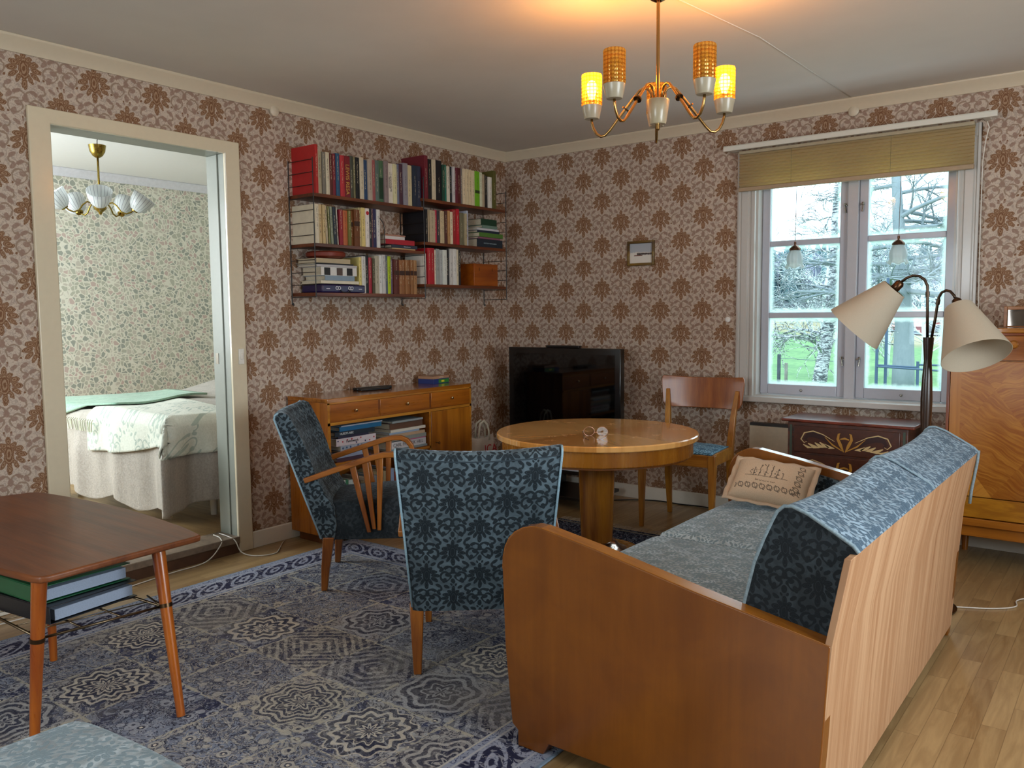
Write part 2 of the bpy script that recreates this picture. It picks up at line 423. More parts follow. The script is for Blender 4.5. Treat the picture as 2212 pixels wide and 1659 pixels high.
# ---------------------------------------------------------------- window
win = struct(thing('window_1', None, None))
wm = plain('bdbab4', 0.28, 0, 0.4, 0.02)
def ring_box(b, x0, x1, z0, z1, wd, y0, y1, bw=None):
    bw = bw or wd
    b.box(x0, x0+wd, y0, y1, z0, z1); b.box(x1-wd, x1, y0, y1, z0, z1)
    b.box(x0+wd, x1-wd, y0, y1, z0, z0+bw); b.box(x0+wd, x1-wd, y0, y1, z1-wd, z1)
CX0, CX1 = 1.750, 3.009
b = MB()
for x0, x1 in ((CX0, WX0-0.006), (WX1+0.006, CX1)):
    sg = 1 if x0 < 2 else -1
    xa, xb = (x0, x1) if sg > 0 else (x1, x0)
    pr = [(xa, 0), (xa, -0.022), (xa+sg*0.012, -0.026), (xa+sg*0.016, -0.018), (xa+sg*0.024, -0.018), (xa+sg*0.028, -0.024), (xa+sg*0.066, -0.024), (xa+sg*0.070, -0.016), (xa+sg*0.080, -0.016), (xa+sg*0.086, -0.021), (xb-sg*0.004, -0.021), (xb, -0.014), (xb, 0)]
    b.prism(pr, 'z', 0.722, 2.145)
b.box(CX0, CX1, -0.022, 0, 2.080, 2.145)
struct(b.build('casing', wm, win, bevel=0.0015))
struct(MB().box(1.708, 3.05, -0.072, 0.02, 0.690, 0.722).build('window_sill', wm, win, bevel=0.005))
b = MB().box(WX0, WX1, 0.0, 0.2, WZ0-0.004, 0.728); b.box(WX0-0.008, WX0+0.006, -0.002, 0.2, 0.722, WZ1); b.box(WX1-0.006, WX1+0.008, -0.002, 0.2, 0.722, WZ1); b.box(WX0, WX1, -0.002, 0.2, WZ1-0.006, WZ1+0.01)
struct(b.build('reveal', wm, win))
b = MB().box(2.362, 2.418, 0.035, 0.15, 0.722, WZ1)
struct(b.build('centre_post', plain('b4b3b8', 0.28, 0, 0.4, 0.02), win, bevel=0.004))
@cached
def pane_mat():
    t = Mat('frosted_edge_glass', 0.02)
    x, y, z = t.coord('Generated')
    ox, oy, oz = t.coord('Object')
    n = t.noise(t.vec(ox*1.0, oz*1.0, 0.0), 38.0, 4.0, 0.7)
    e = t.min(t.min(x, 1.0-x)*0.40, t.min(z, 1.0-z)*0.36)
    fr = t.sstep(e+(n-0.5)*0.022, 0.030, 0.002)
    T = t.nt.nodes.new('ShaderNodeBsdfTransparent'); T.inputs[0].default_value = (0.92, 0.96, 0.97, 1)
    G = t.nt.nodes.new('ShaderNodeBsdfGlossy'); G.inputs['Roughness'].default_value = 0.02; G.inputs[0].default_value = (0.9, 0.95, 1, 1)
    D = t.nt.nodes.new('ShaderNodeBsdfTranslucent'); D.inputs[0].default_value = lin('cfe4de')
    M1 = t.nt.nodes.new('ShaderNodeMixShader'); M1.inputs[0].default_value = 0.012
    t.nt.links.new(T.outputs[0], M1.inputs[1]); t.nt.links.new(G.outputs[0], M1.inputs[2])
    M2 = t.nt.nodes.new('ShaderNodeMixShader'); t.put(M2.inputs[0], fr*0.5)
    t.nt.links.new(M1.outputs[0], M2.inputs[1]); t.nt.links.new(D.outputs[0], M2.inputs[2]); t.nt.links.new(M2.outputs[0], t.o.inputs[0])
    return t.mat
for sx0, sx1, side in ((1.872, 2.362, 1), (2.418, 2.898, -1)):
    b = MB(); ring_box(b, sx0, sx1, 0.730, 2.070, 0.046, 0.062, 0.102, 0.060)
    for zz in (1.196, 1.613): b.box(sx0+0.046, sx1-0.046, 0.066, 0.098, zz-0.016, zz+0.016)
    sash = struct(b.build('sash', plain('b4b6c0', 0.28, 0, 0.4, 0.02), win, bevel=0.004))
    for z0, z1 in ((0.790, 1.180), (1.212, 1.597), (1.629, 2.024)):
        struct(MB().box(sx0+0.046, sx1-0.046, 0.080, 0.083, z0, z1).build('pane', pane_mat(), sash))
    hx = 2.345 if side > 0 else 2.440
    for hz in (0.95, 1.80):
        b = MB().tube([(hx, 0.062, hz), (hx, 0.048, hz), (hx, 0.044, hz+0.012)], 0.004, 8); b.tube([(hx, 0.048, hz+0.004), (hx+side*0.016, 0.044, hz-0.004)], 0.0035, 8)
        b.tube([(hx, 0.052, hz-0.004), (hx+side*0.004, 0.050, hz-0.04)], [0.003, 0.005], 8); b.lathe([(0.001, 0), (0.007, 0), (0.007, 0.004), (0.001, 0.005)], 12, (hx, 0.05, hz+0.008))
        struct(b.build('latch', metal('9b968c', 0.25), sash, smooth=True, auto=0.8))
    struct(MB().lathe([(0.001, 0), (0.009, 0), (0.006, 0.006), (0.001, 0.008)], 12, M=Matrix.Rotation(PI/2, 4, 'X')).build('sash_knob', metal('b9b7b2', 0.2), sash, smooth=True, auto=0.8)).location = ((sx0+sx1)/2, 0.061, 0.758)
# pleated blind
bl = thing('pleated_blind', 'pale olive pleated blind pulled down over the top of the window', 'blind', (0, 0, 0))
@cached
def blind_mat():
    t = Mat('blind_cloth', 0.8); x, y, z = t.coord()
    n = t.noise(t.vec(x*4.0, y, z*4.0), 3.0, 2.0)
    t.set('Base Color', t.mix(n, 'dccba2', 'e6d8b4'))
    T = t.nt.nodes.new('ShaderNodeBsdfTranslucent'); T.inputs[0].default_value = lin('f0dcaa')
    Mx = t.nt.nodes.new('ShaderNodeMixShader'); Mx.inputs[0].default_value = 0.5
    t.nt.links.new(t.b.outputs[0], Mx.inputs[1]); t.nt.links.new(T.outputs[0], Mx.inputs[2]); t.nt.links.new(Mx.outputs[0], t.o.inputs[0])
    return t.mat
pl = [(-0.056+(0.011 if i % 2 else -0.011), 2.128-i*(0.190/22)) for i in range(23)]
b = MB().prism(pl+[(p+0.0012, q) for p, q in pl[::-1]], 'x', 1.775, 2.985); b.build('pleats', blind_mat(), bl)
MB().box(1.773, 2.987, -0.070, -0.044, 1.915, 1.938).build('bottom_rail', plain('a58d70', 0.5), bl, bevel=0.003)
MB().box(1.775, 2.985, -0.075, -0.030, 2.126, 2.145).build('head_rail', plain('a79c82', 0.5), bl, bevel=0.003)
for lx in (2.08, 2.60): MB().tube([(lx, -0.068, 2.13), (lx, -0.068, 1.93)], 0.001, 5).build('lift_cord', plain('8d8460', 0.7), bl)
b = MB().box(1.690, 3.085, -0.098, -0.074, 2.150, 2.176); b.box(1.690, 3.085, -0.098, -0.072, 2.176, 2.180); b.box(1.72, 1.75, -0.08, 0, 2.150, 2.165); b.box(3.02, 3.05, -0.08, 0, 2.150, 2.165)
cr_ = b.build('curtain_rail', plain('d8d6ca', 0.35, 0, 0.2, 0.02), bevel=0.002); tag(cr_, 'long white curtain rail above the window blind', 'curtain rail')
o = MB().tube([(3.035, -0.05, 2.14), (3.045, -0.05, 2.11), (3.03, -0.035, 2.05), (3.018, -0.02, 1.95), (3.018, -0.012, 1.5), (3.024, -0.012, 1.1), (3.02, -0.012, 0.73)], 0.0028, 6).build('blind_cord', plain('e3dfd4', 0.5), smooth=True)
tag(o, 'thin white cord running down the right edge of the window casing', 'cord')
# small pendants in the window
@cached
def milk_glass():
    t = Mat('frosted_glass_shade', 0.25); x, y, z = t.coord()
    r = t.sin(t.atan2(y, x)*12.0)
    t.set('Base Color', 'eef4f4'); t.set('Alpha', 0.72); t.bump(r, 0.4, 0.004)
    t.set('Subsurface Weight', 0.0); t.set('Coat Weight', 0.5)
    T = t.nt.nodes.new('ShaderNodeBsdfTranslucent'); T.inputs[0].default_value = lin('dcecee')
    Mx = t.nt.nodes.new('ShaderNodeMixShader'); Mx.inputs[0].default_value = 0.45
    t.nt.links.new(t.b.outputs[0], Mx.inputs[1]); t.nt.links.new(T.outputs[0], Mx.inputs[2]); t.nt.links.new(Mx.outputs[0], t.o.inputs[0])
    return t.mat
def pendant(x, label):
    p = thing('window_pendant_lamp', label, 'pendant lamp', (x, -0.018, 1.47), 0, 'small glass pendants hanging in the window')
    MB().tube([(0.004, 0, 0.655), (0.002, 0, 0.3), (0, 0, 0.145)], 0.0016, 6).build('cord', plain('6b5a50', 0.5), p, smooth=True)
    MB().lathe([(0.001, 0.142), (0.006, 0.142), (0.007, 0.125), (0.016, 0.118), (0.030, 0.104), (0.033, 0.095), (0.030, 0.092), (0.001, 0.092)], 24).build('cap', metal('6d5040', 0.25), p, smooth=True, auto=0.8)
    def wav(q, z): return 1+(0.10*math.sin(6*q)*max(0, (0.03-z)/0.03) if z < 0.03 else 0)
    prof = [(0.028, 0.096), (0.031, 0.085), (0.041, 0.068), (0.045, 0.050), (0.043, 0.030), (0.040, 0.018), (0.044, 0.004), (0.049, -0.006)]
    o = MB().lathe(prof, 48, rfun=wav, cap=False)
    for i, v in enumerate(o.v):
        if v[2] < 0.01: q = math.atan2(v[1], v[0]); o.v[i] = (v[0], v[1], v[2]+0.006*math.sin(6*q))
    o.build('glass_shade', milk_glass(), p, smooth=True, solid=0.002)
    MB().lathe([(0.001, 0.0), (0.012, 0.01), (0.015, 0.03), (0.010, 0.06), (0.001, 0.092)], 14, (0, 0, 0)).build('bulb', plain('f2f2ee', 0.2), p, smooth=True)
pendant(2.094, 'small frosted glass pendant hanging in the left casement of the window')
pendant(2.640, 'small frosted glass pendant hanging in the right casement of the window')
# frames of the windows that light the room from behind the camera
def side_window(name, fn):
    w_ = struct(thing(name, None, None)); b = MB(); fn(b); struct(b.build('frame', wm, w_))
def f2(b):
    for a0, a1, c0, c1 in ((-3.75, -3.69, 0.72, 1.98), (-2.31, -2.25, 0.72, 1.98), (-3.69, -2.31, 0.72, 0.78), (-3.69, -2.31, 1.92, 1.98), (-3.02, -2.98, 0.78, 1.92)): b.box(5.31, 5.36, a0, a1, c0, c1)
def f3(b):
    for a0, a1, c0, c1 in ((1.2, 1.26, 0.75, 2.03), (3.14, 3.2, 0.75, 2.03), (1.26, 3.14, 0.75, 0.81), (1.26, 3.14, 1.97, 2.03), (2.18, 2.22, 0.81, 1.97)): b.box(a0, a1, -6.86, -6.81, c0, c1)
side_window('window_2', f2); side_window('window_3', f3)

# ---------------------------------------------------------------- rugs
@cached
def big_rug():
    t = Mat('blue_patchwork_rug', 0.95); x, y, z = t.coord()
    X0, X1, Y0, Y1 = 0.31, 2.46, -5.2, -1.78
    P = 0.31
    u = (x-X0-0.24)*(1/P); v = (y-Y0)*(1/P)
    iu, iv = t.floor(u), t.floor(v); fu = t.frac(u)-0.5; fv = t.frac(v)-0.5
    r1 = t.rnd(t.vec(iu, iv, 1.0)); r2 = t.rnd(t.vec(iu, iv, 2.0)); r3 = t.rnd(t.vec(iu, iv, 3.0))
    n1 = t.noise(t.vec(x, y, r1*9.0), 11.0, 3.0, 0.6, 1.2); n2 = t.noise(t.vec(x, y, r2*5.0), 27.0, 2.0, 0.6, 1.6)
    n3 = t.noise(t.vec(x, y, 9.0), 150.0, 1.0); n4 = t.noise(t.vec(x, y, 2.0), 2.2, 2.0)
    au, av = t.abs(fu), t.abs(fv)
    rr = t.sqrt(fu*fu+fv*fv); th = t.atan2(fv, fu)
    wig = (n2-0.5)*0.05
    pet = t.cos(th*(6.0+t.floor(r3*4.0)*2.0))
    rf = rr+pet*0.035+wig
    rings = t.sstep(t.abs(t.frac(rf*(7.0+r2*6.0)+r1)-0.5), 0.17, 0.27)
    dm = t.max(au+av*(0.5+r2), t.m('MULTIPLY', av, 1.3))+wig*1.4; diam = t.sstep(t.abs(t.frac(dm*(4.0+r3*4.0)+r2)-0.5), 0.16, 0.26)
    c1 = t.sstep(t.abs(t.frac(n2*4.2)-0.5), 0.06, 0.14); c2 = t.sstep(t.abs(t.frac(n1*5.0+r1)-0.5), 0.05, 0.10)
    c3 = t.sstep(t.abs(t.frac(n2*3.0+n1*4.0)-0.5), 0.10, 0.18)
    navy = t.mix(r2, '191b36', '2a2d42'); mid = t.mix(r3, '666c80', '838389'); pale = t.mix(r2, 'a9adb8', 'c2baa9'); cream = 'dcd2c0'
    # ground of each patch
    c = t.mix(t.sstep(n1, 0.44, 0.54), t.mix(r3 > 0.4, mid, '3a4060'), t.mix(r1 > 0.5, '828a9c', '9f9c9b'))
    c = t.mix((1.0-c3)*0.85, c, pale)
    c = t.mix((1.0-c1)*0.95, c, navy)
    c4 = t.sstep(t.abs(t.frac(n1*7.0+n2*2.0)-0.5), 0.09, 0.15)
    c = t.mix((1.0-c4)*0.8, c, navy)
    vo = t.vor(t.vec(x, y, 0.0), 19.0, 'F1', 0.8); vd = E(t, vo.outputs['Distance'])+(n2-0.5)*0.15
    ros = t.sstep(t.abs(t.frac(vd*3.4)-0.5), 0.16, 0.26)
    c = t.mix(t.m('MULTIPLY', vd < 0.40, n4 > 0.40)*0.75, c, t.mix(ros, navy, pale))
    c = t.mix(t.m('MULTIPLY', vd < 0.09, n4 > 0.42)*0.9, c, cream)
    isd = t.m('MULTIPLY', r1 < 0.70, r1 > 0.45); isf = r1 > 0.70
    c = t.mix(t.m('MULTIPLY', isd, diam)*0.55, c, navy); c = t.mix(t.m('MULTIPLY', isd, 1.0-diam)*0.35, c, pale)
    c = t.mix(t.m('MULTIPLY', isf, t.sstep(rf, 0.46, 0.44))*0.75, c, t.mix(rings, t.mix(r3 > 0.55, pale, cream), navy))
    c = t.mix(t.m('MULTIPLY', isf, t.sstep(t.abs(rf-0.20), 0.02, 0.01))*0.8, c, navy)
    c = t.mix((1.0-c2)*0.55, c, pale)
    line = t.sstep(t.max(au, av)+wig*0.12, 0.474, 0.484)
    c = t.mix(t.m('MULTIPLY', line*(t.sstep(n2, 0.42, 0.50)), t.sstep(n1, 0.40, 0.5))*0.85, c, 'bfb8a6')
    c = t.mix(t.sstep(n4, 0.50, 0.66)*0.28, c, 'a8a49c')
    ed = t.min(t.min(x-X0, X1-x), t.min(y-Y0, Y1-y))
    bz = t.band(ed, 0.120, 0.062, 0.004)
    per = t.abs(t.frac((x+y)*(1/0.17))-0.5)*0.17
    bm_ = t.sqrt(per*per+(ed-0.120)*(ed-0.120))+wig*0.3
    bpat = t.sstep(t.abs(t.frac(bm_*24.0)-0.5), 0.16, 0.26)
    bc = t.mix(bpat, 'a1a6ba', '191c3e'); bc = t.mix((1.0-c1)*0.8, bc, '22274e'); bc = t.mix((1.0-c2)*0.6, bc, 'b9bac4')
    c = t.mix(ed < 0.22, c, t.mix(c1, '3c4468', '9aa2b6')); c = t.mix(bz, c, bc)
    c = t.mix(t.band(ed, 0.188, 0.004, 0.002), c, 'b9bac0'); c = t.mix(t.band(ed, 0.052, 0.004, 0.002), c, 'aeb2bf')
    c = t.mix(t.band(ed, 0.216, 0.003, 0.002), c, 'c4c0b4'); c = t.mix(ed < 0.010, c, '7f93a8')
    t.set('Base Color', t.mix(n3*0.18+0.02, c, '77777c')); t.set('Specular IOR Level', 0.1); t.bump(n3+n2, 0.6, 0.004)
    return t.mat
o = MB().box(0.31, 2.46, -5.2, -1.78, 0.0005, 0.007).build('area_rug', big_rug(), bevel=0.003)
tag(o, 'large blue and cream patchwork rug under the armchairs and coffee table', 'rug')
@cached
def dark_rug():
    t = Mat('dark_persian_rug', 0.95); x, y, z = t.coord()
    n = t.noise(t.vec(x, y, 0.0), 60.0, 2.0, 0.6, 1.0); n1 = t.noise(t.vec(x, y, 4.0), 14.0, 2.0, 0.5, 1.0)
    c = t.mix(t.sstep(t.abs(t.frac(n1*6.0+n*2)-0.5), 0.08, 0.2), '7d8290', '1e2335')
    ed = t.min(t.abs(x-1.62), 0.60)
    c = t.mix(t.band(y, -0.80, 0.008, 0.003), c, '8c8577'); c = t.mix(t.sstep(n, 0.6, 0.7)*0.5, c, '7a3f38')
    t.set('Base Color', c); t.set('Specular IOR Level', 0.1); t.bump(n, 0.5, 0.003)
    return t.mat
rg = thing('fringed_rug', 'small dark fringed oriental rug under the round table', 'rug', (0, 0, 0))
MB().box(0.98, 2.22, -1.76, -0.765, 0.0005, 0.008).build('pile', dark_rug(), rg, bevel=0.002)
b = MB()
for i in range(230):
    x = 0.985+1.23*i/229; a = random.uniform(-0.02, 0.02); l = random.uniform(0.055, 0.10)
    b.tube([(x, -0.766, 0.005), (x+a*0.5, -0.766+l*0.5, 0.006+random.random()*0.005), (x+a, -0.766+l, 0.003)], [0.002, 0.0022, 0.0012], 4)
o = b.build('fringe', plain('b8a48c', 0.9), rg); o['kind'] = 'stuff'
# ---------------------------------------------------------------- sofa
HONEY = ('7c3f14', 'b5682a')
so = thing('sofa', 'long blue-grey velvet sofa with honey wood end panels, its pine back towards the viewer', 'sofa', (0, 0, 0.0072))
Y0, Y1 = -2.992, -1.368
prof = [(2.345, 0.0), (2.345, 0.045), (2.325, 0.06), (2.303, 0.279), (2.296, 0.50), (2.298, 0.535), (2.306, 0.566), (2.320, 0.592), (2.340, 0.612), (2.368, 0.628), (2.400, 0.636), (2.43, 0.636), (2.60, 0.607), (2.876, 0.550), (3.192, 0.492), (3.180, 0.25), (3.163, 0.0), (3.08, 0.0), (3.06, 0.035), (2.45, 0.035), (2.43, 0.0)]
for y0 in (Y0, Y1-0.046):
    top_ = prof[4:15]; MB().prism(top_+[(x+0.0015*(1 if x < 2.34 else 0.2), z-0.0005) for x, z in top_[::-1]] if False else [(x-(0.0012 if x < 2.42 else 0), z+0.0012) for x, z in top_]+[(x, z-0.0002) for x, z in top_[::-1]], 'y', y0+0.0012, y0+0.0448).build('edge_band', wood('96561c', 'b5712c', 'x', 0.2, 0.6), so)
    MB().prism(prof, 'y', y0, y0+0.046).build('end_panel', wood('733e10', '8c5018', 'z', 0.3, 0.22, 0.6, 0.35, y0), so, bevel=0.003)
@cached
def pine():
    t = Mat('pine_board', 0.55); x, y, z = t.coord()
    w_ = t.noise(t.vec(x, y*2.0, z*0.6), 2.0, 2.0)
    g = t.noise(t.vec(y*34.0+w_*3.0, z*1.1, 0.0), 1.0, 4.0, 0.65, 0.4); g2 = t.noise(t.vec(y*170.0, z*3.0, 0.0), 1.0, 2.0)
    c = t.mix(t.sstep(g*0.75+g2*0.25, 0.36, 0.66), 'a67a56', 'c39c78')
    k = t.vor(t.vec(y*1.0, z*0.35, 0.0), 5.0); kd = E(t, k.outputs['Distance'])
    c = t.mix(t.sstep(g, 0.33, 0.27)*0.6, c, '7a4a2c')
    t.set('Base Color', c); t.bump(g2, 0.15, 0.002)
    return t.mat
bb = [(3.150, 0.03), (3.166, 0.03), (3.182, 0.30), (3.196, 0.492), (3.231, 0.690), (3.216, 0.690), (3.180, 0.492), (3.160, 0.25)]
MB().prism(bb, 'y', Y0+0.002, Y1-0.002).build('back_board', pine(), so, bevel=0.0015)
MB().box(2.36, 3.15, Y0+0.05, Y1-0.05, 0.05, 0.30).build('seat_base', wood('6e3510', 'a35c22', 'y', 0.35), so)
MB().box(2.325, 2.36, Y0+0.05, Y1-0.05, 0.10, 0.285).build('front_rail', wood('8a4a1c', 'c07a38', 'y', 0.3, 0.4), so, bevel=0.004)
VEL = lambda g=1.0, P=0.17: velvet(P, '6d808b', '1f2930', g, 0.9)
def seat_cushion(y0, y1):
    def fn(u, v):
        x = 2.318+u*0.70; y = y0+v*(y1-y0)
        e = min(u, 1-u)*0.70; e2 = min(v, 1-v)*(y1-y0)
        def rnd(e, r): return 0 if e > r else r-math.sqrt(max(0, r*r-(r-e)**2))
        z = 0.425+0.022*math.sin(PI*u)*math.sin(PI*v)+0.006*u-rnd(e, 0.05)*0.9-rnd(e2, 0.028)*0.7
        return (x-0.0, y, z)
    b = MB().grid(fn, 30, 24)
    n = len(b.v)
    # skirt down to the base
    idx = [i for i in range(31)]+[31*j+30 for j in range(1, 25)]+[31*24+i for i in range(29, -1, -1)]+[31*j for j in range(23, 0, -1)]
    lo = []
    for i in idx: p = b.v[i]; lo.append((p[0], p[1], 0.285))
    base = len(b.v); b.v += lo; k = len(idx)
    for i in range(k): b.f.append((idx[i], idx[(i+1) % k], base+(i+1) % k, base+i))
    b.f.append(tuple(range(base, base+k)))
    return b.build('seat_cushion', velvet(0.12, 'c4d6e0', '7b919e', 1.15, 1.0), so, smooth=True, auto=1.0)  # window glare on the seat is put into this paler velvet tint
seat_cushion(-2.944, -2.153); seat_cushion(-2.147, -1.416)
def seam(pts, name='piping', r=0.004, parent=None, col='8fa5b0'):
    return MB().tube(pts, r, 6).build(name, plain(col, 0.8, 0, 0, 0.2, 200.0), parent or so, smooth=True)
seam([(2.31, -2.15, 0.30), (2.318, -2.15, 0.372), (2.35, -2.15, 0.405)]+[(2.40+0.06*i, -2.15, 0.414+0.006*i/10) for i in range(10)])
cpf = [(2.955, 0.405), (2.978, 0.52), (3.004, 0.635), (3.026, 0.695), (3.046, 0.742), (3.056, 0.762), (3.070, 0.775), (3.090, 0.777), (3.125, 0.764), (3.175, 0.736), (3.222, 0.708), (3.234, 0.694), (3.216, 0.688), (3.179, 0.492), (3.170, 0.405)]
def back_cushion(y0, y1):
    N = 22; b = MB(); n = len(cpf)
    for i in range(N+1):
        v = i/N; y = y0+v*(y1-y0); e = min(v, 1-v)*(y1-y0)
        sag = 0.016*math.sin(PI*v); sh = 0.006*max(0, 1-e/0.02)
        for (x, z) in cpf:
            zz = z-(sag+sh if z > 0.6 and x < 3.215 else 0)
            xx = x+(0.012*math.sin(PI*v) if x < 3.10 and z < 0.76 else 0)*-0.6
            b.v.append((xx, y, zz))
    for i in range(N):
        for j in range(n): b.f.append((i*n+j, i*n+(j+1) % n, (i+1)*n+(j+1) % n, (i+1)*n+j))
    b.f.append(tuple(range(n))[::-1]); b.f.append(tuple(range(N*n, N*n+n)))
    return b.build('back_cushion', velvet(0.15, '93aabb', '44596a', 1.15, 1.0), so, smooth=True, auto=0.9)  # light falling on the backrest is put into a lighter copy of the velvet
back_cushion(-2.944, -2.151); back_cushion(-2.149, -1.372)
MB().prism([(x+(0.003 if x < 3.1 else -0.002), z-(0.003 if z > 0.5 else 0)) for x, z in cpf], 'y', -2.9465, -2.9435).build('cushion_side_shade', velvet(0.15, '3f4b53', '182026', 0.9, 0.4), so)  # same velvet as the cushion, with its shaded look put into darker colours
def pipe_at(y, r=0.0045): seam([(x, y, z) for x, z in cpf[:12]], r=r)
pipe_at(-2.945); pipe_at(-2.150, 0.0035); pipe_at(-1.372)
seam([(3.235, -1.370, 0.70), (3.232, -1.368, 0.66), (3.216, -1.366, 0.55), (3.212, -1.366, 0.50)], r=0.006)
MB().prism([(2.35, 0.42), (2.35, 0.54), (2.38, 0.585), (2.42, 0.60), (2.60, 0.575), (3.0, 0.495), (3.0, 0.42)], 'y', Y1-0.062, Y1-0.046).build('arm_padding', VEL(0.8), so, bevel=0.004)
MB().prism([(2.35, 0.42), (2.35, 0.54), (2.38, 0.585), (2.42, 0.60), (2.60, 0.575), (3.0, 0.495), (3.0, 0.42)], 'y', Y0+0.046, Y0+0.060).build('arm_padding', VEL(0.8), so, bevel=0.004)

# embroidered pillow
pw = thing('pillow', 'pale linen pillow with black embroidery leaning at the far end of the sofa seat', 'pillow', (2.552, -1.60, 0.545))
pw.rotation_euler = (math.radians(40), math.radians(4), math.radians(4)); pw.scale = (0.95, 0.90, 0.95)   # local x across, y up the pillow, z its thickness
@cached
def linen():
    t = Mat('embroidered_linen', 0.85); x, y, z = t.coord()
    n = t.noise(t.vec(x, y, z), 300.0, 2.0)
    c = t.mix(n, 'b3977c', 'd3b99c')
    fr = z > 0.0
    # scroll border along the bottom and the right side
    def scroll(a, b_):
        ph = t.frac(a*(1/0.030))-0.5; q = b_*(1/0.030)
        r = t.sqrt(ph*ph+q*q)
        l1 = t.band(r, 0.33, 0.055, 0.03)
        l2 = t.band(q-0.42*t.sin(a*(2*PI/0.030)), 0.0, 0.07, 0.04)
        return t.m('MULTIPLY', t.max(l1, l2), t.abs(q) < 0.62)
    s1 = t.m('MULTIPLY', scroll(x, y+0.062), t.m('MULTIPLY', x < 0.135, x > -0.13))
    s2 = t.m('MULTIPLY', scroll(y, x-0.115), t.m('MULTIPLY', y < 0.09, y > -0.07))
    ss = t.m('MULTIPLY', t.max(s1, s2), fr)
    # sprigs
    w_ = t.noise(t.vec(x, y, 0.0), 60.0, 2.0)
    st = t.band(t.frac((x+w_*0.012)*(1/0.024))-0.5, 0.0, 0.07, 0.04)
    reg = t.m('MULTIPLY', t.m('MULTIPLY', x > -0.085, x < 0.055), t.m('MULTIPLY', y > -0.012, y < t.sin((x+0.085)*22.0)*0.045+0.018))
    lf = t.vor(t.vec(x, y, 0.0), 95.0); ld = E(t, lf.outputs['Distance']) < 0.30
    base = t.band(y, -0.010, 0.0012, 0.0008); base = t.m('MULTIPLY', base, t.m('MULTIPLY', x > -0.10, x < 0.075))
    sp = t.m('MULTIPLY', t.max(t.max(st, ld)*reg, base), fr)
    c = t.mix(t.max(ss, sp)*0.85, c, '2b211c')
    t.set('Base Color', c); t.bump(n, 0.3, 0.001)
    return t.mat
def pil(u, v, s):
    a, b_ = 2*u-1, 2*v-1; k = (1-abs(a)**3.2)*(1-abs(b_)**3.2)
    px = a*0.152*(1-0.07*(1-abs(b_)**2)*0+0.03*abs(b_)); py = b_*0.108*(1+0.03*abs(a))
    return (px, py, s*0.052*max(0, k)**0.55)
b = MB().grid(lambda u, v: pil(u, v, 1), 28, 20); b.grid(lambda u, v: pil(u, v, -1), 28, 20)
b.build('cushion_body', linen(), pw, smooth=True, weld=True)
b = MB()
per = [(-0.157, -0.112), (0.157, -0.112), (0.157, 0.112), (-0.157, 0.112), (-0.157, -0.112)]
vs = []
for i in range(4):
    (ax, ay), (bx, by) = per[i], per[i+1]
    for k in range(16):
        f = k/16; px, py = ax+(bx-ax)*f, ay+(by-ay)*f; w_ = 0.005*math.sin(k*PI/2)
        o_ = 1.115; vs.append(((px*0.95, py*0.94, 0.0), (px*o_, py*o_, w_)))
n = len(vs)
b.add([p for q in vs for p in q], [(2*i, 2*i+1, 2*((i+1) % n)+1, 2*((i+1) % n)) for i in range(n)])
b.build('ruffled_edge', plain('c9ae93', 0.85), pw, smooth=True, solid=0.002)
text('lettering', 'SMÅLAND', 0.018, plain('3a2c22', 0.8), pw, (-0.01, -0.032, 0.051), (math.radians(-4), 0, 0))

